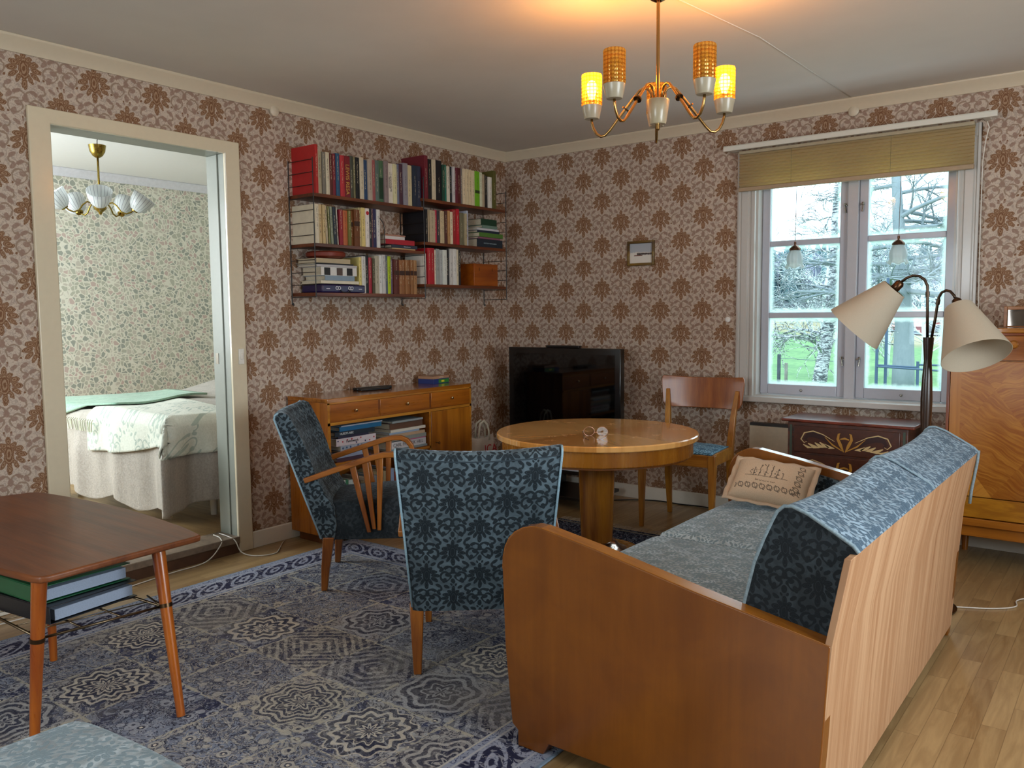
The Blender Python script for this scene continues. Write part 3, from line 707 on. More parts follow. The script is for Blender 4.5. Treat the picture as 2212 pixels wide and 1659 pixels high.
# ---------------------------------------------------------------- armchairs
AW = ('86460f', 'c07a34')
def armchair(label, loc, rz, group):
    t = thing('armchair', label, 'armchair', loc, rz, group)
    V1, V2 = VEL(0.85, 0.175), velvet(0.175, '39434a', '20282e', 0.8, 0.45)
    rp = [(-0.217, 0.770), (-0.214, 0.786), (-0.200, 0.797), (-0.182, 0.799), (-0.160, 0.790), (-0.146, 0.772), (-0.122, 0.728), (-0.100, 0.688), (-0.062, 0.600), (-0.027, 0.505), (0.012, 0.43), (0.050, 0.370), (0.063, 0.298), (0.055, 0.225), (0.002, 0.216), (-0.004, 0.235), (-0.110, 0.500), (-0.165, 0.640)]
    N = 18; b = MB(); n = len(rp)
    for i in range(N+1):
        v = 2*i/N-1
        for (y, z) in rp:
            wd = 0.225+0.036*(z-0.216)/0.58
            rear = rp.index((y, z)) in (0, 1, 2, 14, 15, 16, 17)
            bow = 0.045*(v*v)*(z-0.1)/0.7
            yy = y+bow-0.012; zz = z-(0.010*(1-v*v) if z > 0.7 else 0)
            if abs(v) > 0.99 and not rear: yy -= 0.006
            b.v.append((v*wd, yy, zz))
    for i in range(N):
        for j in range(n): b.f.append((i*n+j, i*n+(j+1) % n, (i+1)*n+(j+1) % n, (i+1)*n+j))
    b.f.append(tuple(range(n))[::-1]); b.f.append(tuple(range(N*n, N*n+n)))
    b.build('backrest', V1, t, smooth=True, auto=0.75)
    def back_pt(v, j, dy=-0.004):
        y, z = rp[j]; wd = 0.225+0.036*(z-0.216)/0.58
        return (v*wd, y+0.045*v*v*(z-0.1)/0.7-0.012+dy, z-(0.010*(1-v*v) if z > 0.7 else 0))
    for s in (-1, 1):
        MB().tube([back_pt(s, j) for j in (15, 16, 17, 0, 1, 2)], 0.004, 6).build('piping', plain('9fc0d0', 0.8, 0, 0, 0.15, 200.0), t, smooth=True)
    MB().tube([back_pt(v/9, 0, -0.001) for v in range(-9, 10)], 0.0022, 5).build('back_seam', plain('2b3a44', 0.8), t, smooth=True)
    def sf(u, v):
        x = (2*u-1)*(0.222+0.010*v); y = 0.03+v*0.49
        e = min(u, 1-u)*0.45; f = (1-v)*0.49
        def rd(e, r): return 0 if e > r else r-math.sqrt(max(0, r*r-(r-e)**2))
        return (x, y, 0.385+0.030*math.sin(PI*u)*math.sin(PI*min(1, v*0.9+0.1))+0.02*v-rd(e, 0.03)-rd(f, 0.05))
    b = MB().grid(sf, 20, 20)
    idx = [i for i in range(21)]+[21*j+20 for j in range(1, 21)]+[21*20+i for i in range(19, -1, -1)]+[21*j for j in range(19, 0, -1)]
    base = len(b.v); b.v += [(b.v[i][0]*0.98, b.v[i][1], 0.228) for i in idx]; k = len(idx)
    for i in range(k): b.f.append((idx[i], idx[(i+1) % k], base+(i+1) % k, base+i))
    b.f.append(tuple(range(base, base+k)))
    b.build('seat', V2, t, smooth=True, auto=1.0)
    wd_ = wood('7a3d12', 'b56c2c', 'z', 0.3, 0.4); wy = wood('7a3d12', 'b56c2c', 'y', 0.3, 0.4)
    for s in (-1, 1):
        b = MB(); r = []
        # rear leg raking back a little, front leg tapering
        for (z, y, h) in ((0.0, -0.004, 0.013), (0.10, 0.004, 0.018), (0.24, 0.022, 0.024)):
            r.append([(s*0.212-h, y-h, z), (s*0.212+h, y-h, z), (s*0.212+h, y+h, z), (s*0.212-h, y+h, z)])
        b.add(sum(r, []), [(0, 3, 2, 1), (8, 9, 10, 11)]+[(a*4+i, a*4+(i+1) % 4, a*4+4+(i+1) % 4, a*4+4+i) for a in (0, 1) for i in range(4)])
        b.build('leg', wd_, t, bevel=0.003)
        b = MB(); r = []
        for (z, h) in ((0.0, 0.012), (0.24, 0.021)):
            y = 0.475; r.append([(s*0.19-h, y-h, z), (s*0.19+h, y-h, z), (s*0.19+h, y+h, z), (s*0.19-h, y+h, z)])
        b.add(sum(r, []), [(0, 3, 2, 1), (4, 5, 6, 7)]+[(i, (i+1) % 4, 4+(i+1) % 4, 4+i) for i in range(4)])
        b.build('leg', wd_, t, bevel=0.003)
        # bow armrest
        path = [(-0.072, 0.4995), (-0.04, 0.510), (0.05, 0.540), (0.14, 0.569), (0.22, 0.594), (0.275, 0.606), (0.315, 0.606), (0.345, 0.592), (0.365, 0.565), (0.373, 0.530), (0.374, 0.495)]
        b = MB(); n = len(path); vs = []
        for i, (y, z) in enumerate(path):
            ty = path[min(i+1, n-1)][0]-path[max(i-1, 0)][0]; tz = path[min(i+1, n-1)][1]-path[max(i-1, 0)][1]; L = math.hypot(ty, tz); ny, nz = -tz/L, ty/L
            hw = 0.0185 if i < 8 else 0.0185-0.002*(i-7); th = 0.0115
            xc = s*(0.245+0.002*min(1, max(0, (y+0.1)/0.3)))
            for (a, c) in ((-1, -1), (1, -1), (1, 1), (-1, 1)): vs.append((xc+a*hw, y+c*ny*th, z+c*nz*th))
        b.add(vs, [(0, 3, 2, 1), tuple(range(4*n-4, 4*n))]+[(i*4+j, i*4+(j+1) % 4, i*4+4+(j+1) % 4, i*4+4+j) for i in range(n-1) for j in range(4)])
        b.build('armrest', wy, t, bevel=0.004)
        for (yt, zt, yb, zb) in ((0.135, 0.562, 0.200, 0.262), (0.190, 0.578, 0.222, 0.276), (0.255, 0.595, 0.244, 0.270)):
            b = MB(); vs = []
            for (y, z, h, xx) in ((yb, zb, 0.0085, 0.237), (yt, zt, 0.0145, 0.245)):
                for (a, c) in ((-1, -1), (1, -1), (1, 1), (-1, 1)): vs.append((s*xx+a*0.008, y+c*h, z))
            b.add(vs, [(0, 3, 2, 1), (4, 5, 6, 7)]+[(i, (i+1) % 4, 4+(i+1) % 4, 4+i) for i in range(4)])
            b.build('slat', wd_, t, bevel=0.003)
    return t
A1 = armchair('blue-grey velvet armchair seen from its side in front of the sideboard', (0.725, -2.282, 0.009), -0.848, 'blue velvet armchairs')
A2 = copy_tree(A1); A2.location = (1.948, -2.677, 0.009); A2.rotation_euler = (0, 0, 0.721)
A2['label'] = 'blue-grey velvet armchair with its patterned back to the camera, before the round table'
# padded seat at the very front
st = thing('footstool', 'pale blue velvet stool, its top corner just in view in front of the coffee table', 'stool', (2.275, -4.25, 0.0), math.radians(3))
def stf(u, v):
    a, b_ = 2*u-1, 2*v-1
    k = max(abs(a), abs(b_)); h = 0.43+0.018*(1-a*a)*(1-b_*b_)
    def rd(e, r): return 0 if e > r else r-math.sqrt(max(0, r*r-(r-e)**2))
    h -= rd((1-abs(a))*0.25, 0.05)+rd((1-abs(b_))*0.25, 0.05)
    q = 1-0.06*(a*a*b_*b_)
    return (a*0.25*q, b_*0.25*q, h)
b = MB().grid(stf, 26, 26)
idx = [i for i in range(27)]+[27*j+26 for j in range(1, 27)]+[27*26+i for i in range(25, -1, -1)]+[27*j for j in range(25, 0, -1)]
base = len(b.v); b.v += [(b.v[i][0], b.v[i][1], 0.27) for i in idx]; k = len(idx)
for i in range(k): b.f.append((idx[i], idx[(i+1) % k], base+(i+1) % k, base+i))
b.f.append(tuple(range(base, base+k)))
b.build('cushion', velvet(0.15, 'b9c6cc', '7f929b', 1.05, 1.0, 0.03), st, smooth=True, auto=1.0)
for sx in (-1, 1):
    for sy in (-1, 1): MB().tube([(sx*0.20, sy*0.20, 0.009), (sx*0.19, sy*0.19, 0.28)], [0.013, 0.020], 12).build('leg', wood('7a3d12', 'b56c2c', 'z', 0.3, 0.4), st, smooth=True, auto=0.7)

# ---------------------------------------------------------------- round table
rt = thing('round_table', 'round honey-coloured pedestal table with a sunburst veneer top', 'table', (1.574, -1.314, 0.0095))
@cached
def sunburst():
    t = Mat('sunburst_veneer', 0.18); x, y, z = t.coord()
    th = t.atan2(y, x)*(8/(2*PI))+0.3; i = t.floor(th); f = t.frac(th)
    r = t.rnd(t.vec(i, 2.0, 0.0)); par = t.abs(t.frac(i*0.5)*2.0)
    ca = t.cos((i+0.5-0.3)*(2*PI/8)); sa = t.sin((i+0.5-0.3)*(2*PI/8))
    al = x*ca+y*sa; ac = y*ca-x*sa
    n = t.noise(t.vec(al*2.5+r*9, ac*30.0, 0.0), 1.0, 4.0, 0.6, 0.6)
    n2 = t.noise(t.vec(x, y, 0.0), 3.0, 2.0); n3 = t.noise(t.vec(x*30.0, y*90.0, 0.0), 1.0, 3.0, 0.7, 1.0)
    c = t.mix(t.sstep(n*0.6+r*0.35+n2*0.2, 0.3, 0.8), 'c07f38', 'eab068')
    patch = t.noise(t.vec(x, y, 2.0), 9.0, 1.0)
    wear = t.m('MULTIPLY', t.sstep(patch, 0.62, 0.70), t.sstep(n3, 0.52, 0.62))
    c = t.mix(wear*0.7, c, 'e0bd95')
    t.set('Base Color', c); t.set('Roughness', wear*0.4+0.16); t.set('Coat Weight', 0.6); t.set('Coat Roughness', 0.08)
    return t.mat
MB().lathe([(0.001, 0.604), (0.488, 0.604), (0.492, 0.608), (0.492, 0.627), (0.488, 0.632), (0.001, 0.632)], 96).build('tabletop', sunburst(), rt, smooth=True, auto=0.5)
MB().lathe([(0.44, 0.53), (0.463, 0.53), (0.466, 0.534), (0.466, 0.604), (0.44, 0.604)], 96, cap=False).build('apron', wood('9a5a1c', 'b8752c', 'z', 0.25, 0.4, 0.5), rt, smooth=True, auto=0.5)
MB().lathe([(0.001, 0.520), (0.45, 0.520), (0.45, 0.532), (0.001, 0.532)], 64).build('underframe', wood('6b3a14', '945221', 'x', 0.4), rt, smooth=True, auto=0.5)
MB().lathe([(0.001, 0.085), (0.079, 0.085), (0.092, 0.52), (0.001, 0.52)], 48).build('pedestal', wood('7c4112', 'b87730', 'z', 0.22, 0.5), rt, smooth=True, auto=0.5)
@cached
def chrome(): return metal('b9a79c', 0.14)
MB().lathe([(0.001, 0.040), (0.150, 0.040), (0.148, 0.047), (0.125, 0.055), (0.108, 0.072), (0.094, 0.088), (0.001, 0.088)], 48).build('metal_collar', chrome(), rt, smooth=True, auto=0.9)
MB().lathe([(0.001, 0.0), (0.222, 0.0), (0.225, 0.006), (0.225, 0.030), (0.216, 0.040), (0.001, 0.040)], 64).build('base_plate', wood('96561f', 'c8883f', 'x', 0.25, 0.4), rt, smooth=True, auto=0.7)
# spectacles
gl = thing('eyeglasses', 'wire spectacles lying upside down on the round table', 'glasses', (1.655, -1.455, 0.640), math.radians(28))
@cached
def lens_mat():
    t = Mat('spectacle_lens', 0.05)
    T = t.nt.nodes.new('ShaderNodeBsdfTransparent'); T.inputs[0].default_value = (0.93, 0.93, 0.93, 1)
    G = t.nt.nodes.new('ShaderNodeBsdfGlossy'); G.inputs['Roughness'].default_value = 0.05
    Mx = t.nt.nodes.new('ShaderNodeMixShader'); Mx.inputs[0].default_value = 0.03
    t.nt.links.new(T.outputs[0], Mx.inputs[1]); t.nt.links.new(G.outputs[0], Mx.inputs[2]); t.nt.links.new(Mx.outputs[0], t.o.inputs[0])
    return t.mat
gm = metal('c2a79f', 0.15)
for s, yaw in ((-1, 0.28), (1, -0.18)):
    R = Matrix.Translation((s*0.031, 0, 0.0225)) @ Matrix.Rotation(yaw, 4, 'Z') @ Matrix.Rotation(PI/2, 4, 'X')
    pts = []
    for i in range(25):
        q = 2*PI*i/24; pts.append(R @ Vector((0.026*math.cos(q), 0.0215*math.sin(q), 0)))
    MB().tube(pts, 0.0010, 6, cap=False).build('rim', gm, gl, smooth=True)
    b = MB(); b.add([R @ Vector((0, 0, 0))]+pts[:24], [(0, 1+i, 1+(i+1) % 24) for i in range(24)]); b.build('lens', lens_mat(), gl, solid=0.0015)
    MB().tube([(s*0.058, 0.0, 0.026), (s*0.062, -0.012, 0.020), (s*0.050, -0.07, 0.004), (s*0.030, -0.115, 0.0015), (s*0.024, -0.135, 0.004)], [0.0012, 0.0012, 0.0012, 0.0022, 0.0022], 6).build('temple', plain('3a2c28', 0.3) if s < 0 else gm, gl, smooth=True)
MB().tube([(-0.007, -0.001, 0.020), (0, 0.002, 0.016), (0.007, -0.001, 0.020)], 0.0012, 6).build('bridge', gm, gl, smooth=True)

# ---------------------------------------------------------------- dining chair
dc = thing('dining_chair', 'birch dining chair with curved top rail and blue seat at the wall by the window', 'chair', (1.64, -0.42, 0.0), math.radians(5))
cw_ = wood('8f4f18', 'c98a3e', 'z', 0.3, 0.3)
def leg4(b, secs):
    vs = []
    for (x, y, z, h) in secs:
        for (a, c) in ((-1, -1), (1, -1), (1, 1), (-1, 1)): vs.append((x+a*h, y+c*h, z))
    k = len(secs); b.add(vs, [(0, 3, 2, 1), tuple(range(4*k-4, 4*k))]+[(i*4+j, i*4+(j+1) % 4, i*4+4+(j+1) % 4, i*4+4+j) for i in range(k-1) for j in range(4)])
    return b
for s in (-1, 1):
    leg4(MB(), [(s*0.206, -0.19, 0, 0.011), (s*0.205, -0.188, 0.40, 0.021), (s*0.205, -0.188, 0.442, 0.021)]).build('leg', cw_, dc, bevel=0.003)
    leg4(MB(), [(s*0.195, 0.215, 0, 0.012), (s*0.19, 0.175, 0.25, 0.018), (s*0.19, 0.165, 0.44, 0.019), (s*0.20, 0.19, 0.62, 0.015), (s*0.212, 0.222, 0.76, 0.011)]).build('leg', cw_, dc, bevel=0.003)
b = MB().box(-0.205, 0.205, -0.206, -0.184, 0.375, 0.442); b.box(-0.19, 0.19, 0.155, 0.175, 0.375, 0.442)
for s in (-1, 1): b.box(s*0.198-0.01, s*0.198+0.01, -0.19, 0.165, 0.375, 0.442)
b.build('seat_frame', wood('8f4f18', 'c98a3e', 'x', 0.3, 0.3), dc, bevel=0.002)
b = MB().grid(lambda u, v: ((2*u-1)*(0.20-0.012*v), -0.192+v*0.34, 0.444+0.022*(1-(2*u-1)**4)*(1-(2*v-1)**4)), 16, 16)
b.build('seat_pad', velvet(0.12, '8fc0da', '2f5a74', 1.0, 0.9), dc, smooth=True, solid=0.004)
# curved top rail, wider at the top
def rail(u, v, off):
    a = 2*u-1; z = 0.652+v*0.188
    hw = 0.238+0.018*v-(0.022*max(0, 1-v*5)**2)-(0.012*max(0, v*6-5)**2)
    x = a*hw; y = 0.205+0.012*(z-0.65)/0.19+0.055*(1-a*a)*0.55+off
    return (x, y, z-0.008*(1-a*a)*(v))
NU, NV = 24, 12
b = MB().grid(lambda u, v: rail(u, v, 0.0), NU, NV); b.grid(lambda u, v: rail(u, v, 0.016), NU, NV)
n1 = (NU+1)*(NV+1)
edge = [i for i in range(NU+1)]+[(NU+1)*j+NU for j in range(1, NV+1)]+[(NU+1)*NV+i for i in range(NU-1, -1, -1)]+[(NU+1)*j for j in range(NV-1, 0, -1)]
for i in range(len(edge)): b.f.append((edge[i], edge[(i+1) % len(edge)], n1+edge[(i+1) % len(edge)], n1+edge[i]))
b.build('top_rail', wood('7d3c12', 'a8602a', 'z', 0.3, 0.35), dc, bevel=0.003, seg=2)

# ---------------------------------------------------------------- coffee table with its wire rack and binders
ctb = thing('coffee_table', 'low teak coffee table with splayed round legs at the left edge of the view', 'table', (0.78, -3.58, 0.0095))
def cp_(x, y): return (x-0.78, y+3.58)
top = [cp_(*p) for p in ((1.334, -3.325), (1.20, -3.303), (1.0, -3.286), (0.78, -3.280), (0.55, -3.291), (0.36, -3.313), (0.25, -3.330), (0.215, -3.342), (0.198, -3.36), (0.170, -3.48), (0.165, -3.60), (0.175, -3.72), (0.20, -3.825), (0.218, -3.842), (0.40, -3.868), (0.70, -3.886), (1.0, -3.878), (1.22, -3.858), (1.352, -3.838), (1.376, -3.826), (1.384, -3.806), (1.372, -3.66), (1.360, -3.50), (1.349, -3.345), (1.344, -3.332))]
MB().prism(top, 'z', 0.500, 0.520).build('tabletop', wood('5e2e18', '874a2c', 'x', 0.42, 0.15), ctb, bevel=0.006, seg=3)
LG = [((1.31, -3.455, 0.50), (1.418, -3.466, 0)), ((1.335, -3.812, 0.50), (1.282, -3.83, 0)), ((0.655, -3.50, 0.50), (0.670, -3.508, 0)), ((0.60, -3.78, 0.50), (0.52, -3.84, 0))]
for a, c in LG:
    A, Cc = Vector((a[0]-0.78, a[1]+3.58, a[2])), Vector((c[0]-0.78, c[1]+3.58, c[2]))
    g = MB().tube([Cc, Cc.lerp(A, 0.5), A], [0.0125, 0.0165, 0.0205], 20).build('leg', wood('8a3c10', 'b5601e', 'z', 0.28, 0.4), ctb, smooth=True, auto=0.6)
    p = Cc.lerp(A, 0.66); d = (A-Cc).normalized()
    MB().tube([p-d*0.006, p+d*0.006], 0.0195, 20).build('brass_ring', metal('5a4632', 0.3), g, smooth=True, auto=0.6)
rk = MB()
z0 = 0.325
def wl(a, c, r=0.003): rk.tube([(a[0]-0.78, a[1]+3.58, a[2]), (c[0]-0.78, c[1]+3.58, c[2])], r, 6)
for (xa, ya), (xb, yb) in (((1.335, -3.465), (0.67, -3.508)), ((1.30, -3.805), (0.57, -3.81)), ((1.335, -3.465), (1.30, -3.805)), ((0.67, -3.508), (0.57, -3.81))): wl((xa, ya, z0), (xb, yb, z0), 0.004)
for i in range(1, 9): f = i/9; wl((1.335-0.665*f, -3.465-0.043*f, z0), (1.30-0.73*f, -3.805-0.005*f, z0), 0.002)
for f in (0.33, 0.66): wl((1.335-0.035*f, -3.465-0.34*f, z0-0.004), (0.67-0.10*f, -3.508-0.302*f, z0-0.004), 0.003)
wl((1.26, -3.47, z0+0.02), (1.335, -3.465, z0), 0.003)
rk.build('wire_rack', metal('6f604c', 0.3), ctb, smooth=True)
def binder(label, loc, rz, col, L=0.315, W_=0.285, T=0.052, z=0):
    t = thing('ring_binder', label, 'binder', loc, rz, 'ring binders on the rack under the coffee table')
    cm_ = plain(col, 0.4, 0, 0.1)
    b = MB().box(-W_/2, W_/2, -L/2, L/2, 0, 0.003); b.box(-W_/2, W_/2, -L/2, L/2, T-0.003, T); b.box(-W_/2, -W_/2+0.003, -L/2, L/2, 0.003, T-0.003)
    b.build('cover', cm_, t, bevel=0.0015)
    MB().box(-W_/2+0.02, W_/2-0.012, -L/2+0.008, L/2-0.008, 0.006, T-0.014).build('paper', plain('a9b8cf', 0.7, 0, 0, 0.1, 300.0), t)
    for yy in (-0.04, 0.04):
        pts = [(-W_/2+0.022+0.018*math.cos(q), yy, T/2+0.018*math.sin(q)) for q in [i*PI/8 for i in range(17)]]
        MB().tube(pts, 0.0015, 6).build('ring', metal('c0c0c0', 0.2), t, smooth=True)
    return t
binder('black ring binder at the bottom of the pair under the coffee table', (1.06, -3.63, 0.340), math.radians(98), '14161c')
binder('green ring binder on top of the black one under the coffee table', (1.03, -3.63, 0.3935), math.radians(95), '0f5a34')
# ---- the rows of books: (y0, y1, height, depth, colour, look, lean)
BOOKS={
'UL':(1.863,[
(-1.876, -1.8566, 0.253, 0.2, 'b02525', 'bright red slipcase', 0),
(-1.856, -1.8416, 0.234, 0.15, 'c8b594', 'cream', 0),
(-1.841, -1.8176, 0.227, 0.15, 'b3a98c', 'pale olive', 0),
(-1.817, -1.7946, 0.223, 0.15, '7a756a', 'grey', 0),
(-1.794, -1.7696, 0.225, 0.14, 'cfc3a8', 'off-white', 0),
(-1.769, -1.7446, 0.223, 0.15, '5a2420', 'red-brown', 0),
(-1.744, -1.7236, 0.225, 0.14, '7c2430', 'crimson', 0),
(-1.723, -1.6986, 0.23, 0.14, '2d5573', 'steel blue', 0),
(-1.698, -1.6686, 0.223, 0.15, 'b33038', 'bright red', 0),
(-1.668, -1.6196, 0.226, 0.15, '7d1f2a', 'thick dark red', 0),
(-1.619, -1.5956, 0.232, 0.14, '4a4b40', 'dark green grey', 0),
(-1.595, -1.5826, 0.229, 0.13, '77714f', 'narrow olive', 0),
(-1.582, -1.5536, 0.228, 0.14, '15151a', 'black', 0),
(-1.553, -1.5236, 0.233, 0.14, 'cdbfa4', 'cream', 0),
(-1.523, -1.4936, 0.223, 0.13, '2a4568', 'blue and tan', 0),
(-1.493, -1.4606, 0.231, 0.14, 'b0a090', 'pale tan', 0),
(-1.46, -1.4376, 0.23, 0.13, '9a5555', 'dusty pink', 0),
(-1.437, -1.4056, 0.232, 0.14, '5c7068', 'slate green', 0),
(-1.405, -1.3696, 0.236, 0.14, '4b6b4d', 'green', 0),
(-1.369, -1.3366, 0.238, 0.14, '8c7a78', 'mauve grey', 0),
(-1.336, -1.2956, 0.23, 0.15, 'ded5c6', 'white', 0),
(-1.295, -1.2666, 0.23, 0.13, 'd5cca0', 'pale yellow', 0),
(-1.266, -1.2426, 0.234, 0.14, '757a90', 'blue grey', 0),
(-1.242, -1.2126, 0.239, 0.14, '4a2c3a', 'dark maroon', 0),
(-1.212, -1.1746, 0.247, 0.15, '8c8890', 'mid grey', 0),
(-1.174, -1.1366, 0.24, 0.13, 'cdbf96', 'straw-coloured', 0),
(-1.136, -1.0966, 0.243, 0.14, '1f2a3c', 'navy', 0),
(-1.096, -1.061, 0.245, 0.14, '2a3147', 'dark slate blue', 0),
]),
'UR':(1.92,[
(-1.044, -1.0126, 0.258, 0.2, '6c1d2a', 'tall dark red', 0),
(-1.012, -0.9936, 0.243, 0.15, 'c5aa88', 'tan', 0),
(-0.993, -0.9616, 0.244, 0.15, '17161a', 'black', 0),
(-0.961, -0.9256, 0.245, 0.15, 'd2c4a6', 'cream', 0),
(-0.925, -0.8756, 0.246, 0.16, '141318', 'thick black', 0),
(-0.875, -0.8506, 0.225, 0.14, '1d4434', 'dark green', 0),
(-0.85, -0.8256, 0.229, 0.14, '1d7a68', 'teal green', 0),
(-0.825, -0.7966, 0.223, 0.14, 'd8cfbb', 'white', 0),
(-0.796, -0.7746, 0.224, 0.14, '1c2126', 'near-black', 0),
(-0.774, -0.7536, 0.225, 0.14, 'c9c5c4', 'pale grey', 0),
(-0.753, -0.7196, 0.225, 0.14, '6a2238', 'maroon', 0),
(-0.719, -0.6876, 0.228, 0.14, '54191d', 'dark oxblood', 0),
(-0.687, -0.6716, 0.227, 0.12, '77706c', 'narrow grey', 0),
(-0.671, -0.6446, 0.227, 0.13, 'd9c8a8', 'cream', 0),
(-0.644, -0.6176, 0.227, 0.13, 'd5c4a0', 'buff', 0),
(-0.617, -0.5896, 0.227, 0.13, 'd6c49c', 'pale buff', 0),
(-0.589, -0.5576, 0.226, 0.13, 'd9c9a4', 'warm cream', 0),
(-0.557, -0.5106, 0.226, 0.14, '6fae1e', 'bright lime green', 0),
(-0.51, -0.4826, 0.224, 0.13, 'cfd2b4', 'white green', 0),
(-0.482, -0.4496, 0.217, 0.13, 'b9a789', 'tan', 0),
(-0.449, -0.4176, 0.212, 0.13, '1a181a', 'black', 0),
(-0.417, -0.382, 0.206, 0.13, 'ded8cc', 'white', 0),
(-0.378, -0.347, 0.251, 0.19, '5a5626', 'tall dark olive', 0),
]),
'ML':(1.602,[
(-1.883, -1.8616, 0.205, 0.2, 'd8cdb4', 'white-covered', 0),
(-1.861, -1.8446, 0.207, 0.15, 'c9b38a', 'tan', 0),
(-1.844, -1.8256, 0.207, 0.15, 'd0b98c', 'buff', 0),
(-1.825, -1.807, 0.206, 0.15, 'c5ad7e', 'straw-coloured', 0),
(-1.803, -1.785, 0.204, 0.14, 'b9a889', 'leaning pale tan', 4),
(-1.783, -1.768, 0.202, 0.14, '6c6f3c', 'leaning olive', 6),
(-1.767, -1.747, 0.202, 0.14, '8e937c', 'leaning grey green', 7),
(-1.746, -1.722, 0.202, 0.14, '27303c', 'leaning dark slate', 7),
(-1.72, -1.709, 0.202, 0.14, 'b8b0a0', 'leaning narrow grey', 6),
(-1.706, -1.6806, 0.193, 0.15, '8e2230', 'crimson', 0),
(-1.68, -1.6496, 0.19, 0.15, 'b3623a', 'ornate orange-red', 0),
(-1.649, -1.6286, 0.191, 0.14, '6d6a32', 'olive gold', 0),
(-1.628, -1.6066, 0.193, 0.14, '7a4a22', 'brown leather', 0),
(-1.606, -1.5656, 0.202, 0.14, '6c3d1c', 'thick brown leather', 0),
(-1.565, -1.5466, 0.216, 0.14, 'cdbb88', 'pale yellow', 0),
(-1.546, -1.5186, 0.218, 0.15, 'd6c07a', 'yellow and navy', 0),
(-1.518, -1.4916, 0.216, 0.15, 'dfd4cc', 'white with red spot', 0),
(-1.491, -1.474, 0.217, 0.14, '20242c', 'narrow black', 0),
(-1.472, -1.4576, 0.219, 0.14, '59323e', 'plum', 0),
(-1.457, -1.4306, 0.22, 0.15, '2a2650', 'patterned navy', 0),
(-1.43, -1.405, 0.218, 0.15, 'd7d2cb', 'white', 0),
]),
'MR':(1.66,[
(-1.041, -1.0206, 0.196, 0.2, '15151c', 'black', 0),
(-1.02, -0.9956, 0.198, 0.14, 'd6c2a2', 'cream and red', 0),
(-0.995, -0.9446, 0.196, 0.15, 'b7a78a', 'thick tan', 0),
(-0.944, -0.9206, 0.202, 0.14, 'c23a52', 'pink-red', 0),
(-0.92, -0.8946, 0.199, 0.14, '38343a', 'charcoal', 0),
(-0.894, -0.8726, 0.201, 0.14, 'cdb892', 'buff', 0),
(-0.872, -0.8496, 0.202, 0.14, 'd8c59c', 'cream', 0),
(-0.849, -0.8256, 0.207, 0.14, '54302a', 'dark brown', 0),
(-0.825, -0.8036, 0.208, 0.14, 'b98c5c', 'light brown', 0),
(-0.803, -0.7776, 0.203, 0.14, 'dccdb0', 'warm cream', 0),
(-0.777, -0.7356, 0.222, 0.15, 'a0282c', 'red with scroll pattern', 0),
(-0.735, -0.706, 0.228, 0.15, 'b8182c', 'bright crimson', 0),
(-0.703, -0.664, 0.207, 0.14, '6f6a52', 'grey green', 0),
(-0.66, -0.642, 0.205, 0.14, 'b3a582', 'narrow tan', 0),
(-0.639, -0.621, 0.225, 0.15, 'b9c0cf', 'pale blue', 0),
]),
'LL':(1.342,[
(-1.576, -1.5576, 0.2, 0.15, 'd8c87a', 'pale yellow', 0),
(-1.557, -1.529, 0.207, 0.15, 'cfccc4', 'off-white', 0),
(-1.528, -1.5006, 0.214, 0.15, '191b20', 'black', 0),
(-1.5, -1.4756, 0.203, 0.15, 'a32a3a', 'red', 0),
(-1.475, -1.4576, 0.199, 0.15, '4f4a34', 'olive brown', 0),
(-1.457, -1.4206, 0.215, 0.15, 'b0a892', 'grey cream', 0),
(-1.42, -1.3966, 0.219, 0.15, 'd9d9d4', 'white', 0),
(-1.396, -1.3726, 0.224, 0.15, 'c4c2bd', 'pale grey', 0),
(-1.372, -1.3516, 0.221, 0.15, '5c6670', 'slate grey', 0),
(-1.351, -1.3256, 0.217, 0.15, 'a9bf1a', 'lime and violet', 0),
(-1.325, -1.3076, 0.2, 0.14, '6c5a6c', 'mauve', 0),
(-1.307, -1.2636, 0.201, 0.15, '5a2418', 'thick oxblood leather', 0),
(-1.263, -1.2396, 0.2, 0.14, '93623a', 'tan leather', 0),
(-1.239, -1.2146, 0.201, 0.14, '8a5831', 'tan leather', 0),
(-1.214, -1.1886, 0.202, 0.14, '94643b', 'tan leather', 0),
(-1.188, -1.1636, 0.203, 0.14, '8d5c34', 'tan leather', 0),
(-1.163, -1.1356, 0.205, 0.14, '8f6038', 'tan leather', 0),
(-1.135, -1.11, 0.204, 0.14, 'a3784e', 'pale leather', 0),
]),
'LR':(1.405,[
(-1.063, -1.033, 0.185, 0.15, 'd9d2c5', 'low white', 0),
(-1.02, -0.9856, 0.22, 0.15, 'b3202c', 'bright red', 0),
(-0.985, -0.9506, 0.222, 0.15, 'ab1c28', 'bright red', 0),
(-0.95, -0.9346, 0.212, 0.14, 'd8cbb4', 'narrow cream', 0),
(-0.934, -0.9046, 0.22, 0.14, '9aa09c', 'pale grey', 0),
(-0.904, -0.8786, 0.215, 0.14, 'a9adab', 'silver grey', 0),
(-0.878, -0.842, 0.216, 0.15, 'd5d9cf', 'white and green', 0),
(-0.841, -0.8126, 0.225, 0.15, '17181c', 'black', 0),
(-0.812, -0.7816, 0.227, 0.15, 'c9c6c0', 'speckled white', 0),
(-0.781, -0.7466, 0.228, 0.15, 'd9d8d2', 'white', 0),
(-0.746, -0.7296, 0.225, 0.14, 'cfc4a8', 'narrow cream', 0),
(-0.729, -0.708, 0.222, 0.15, '1b1b20', 'narrow black', 0),
]),
}
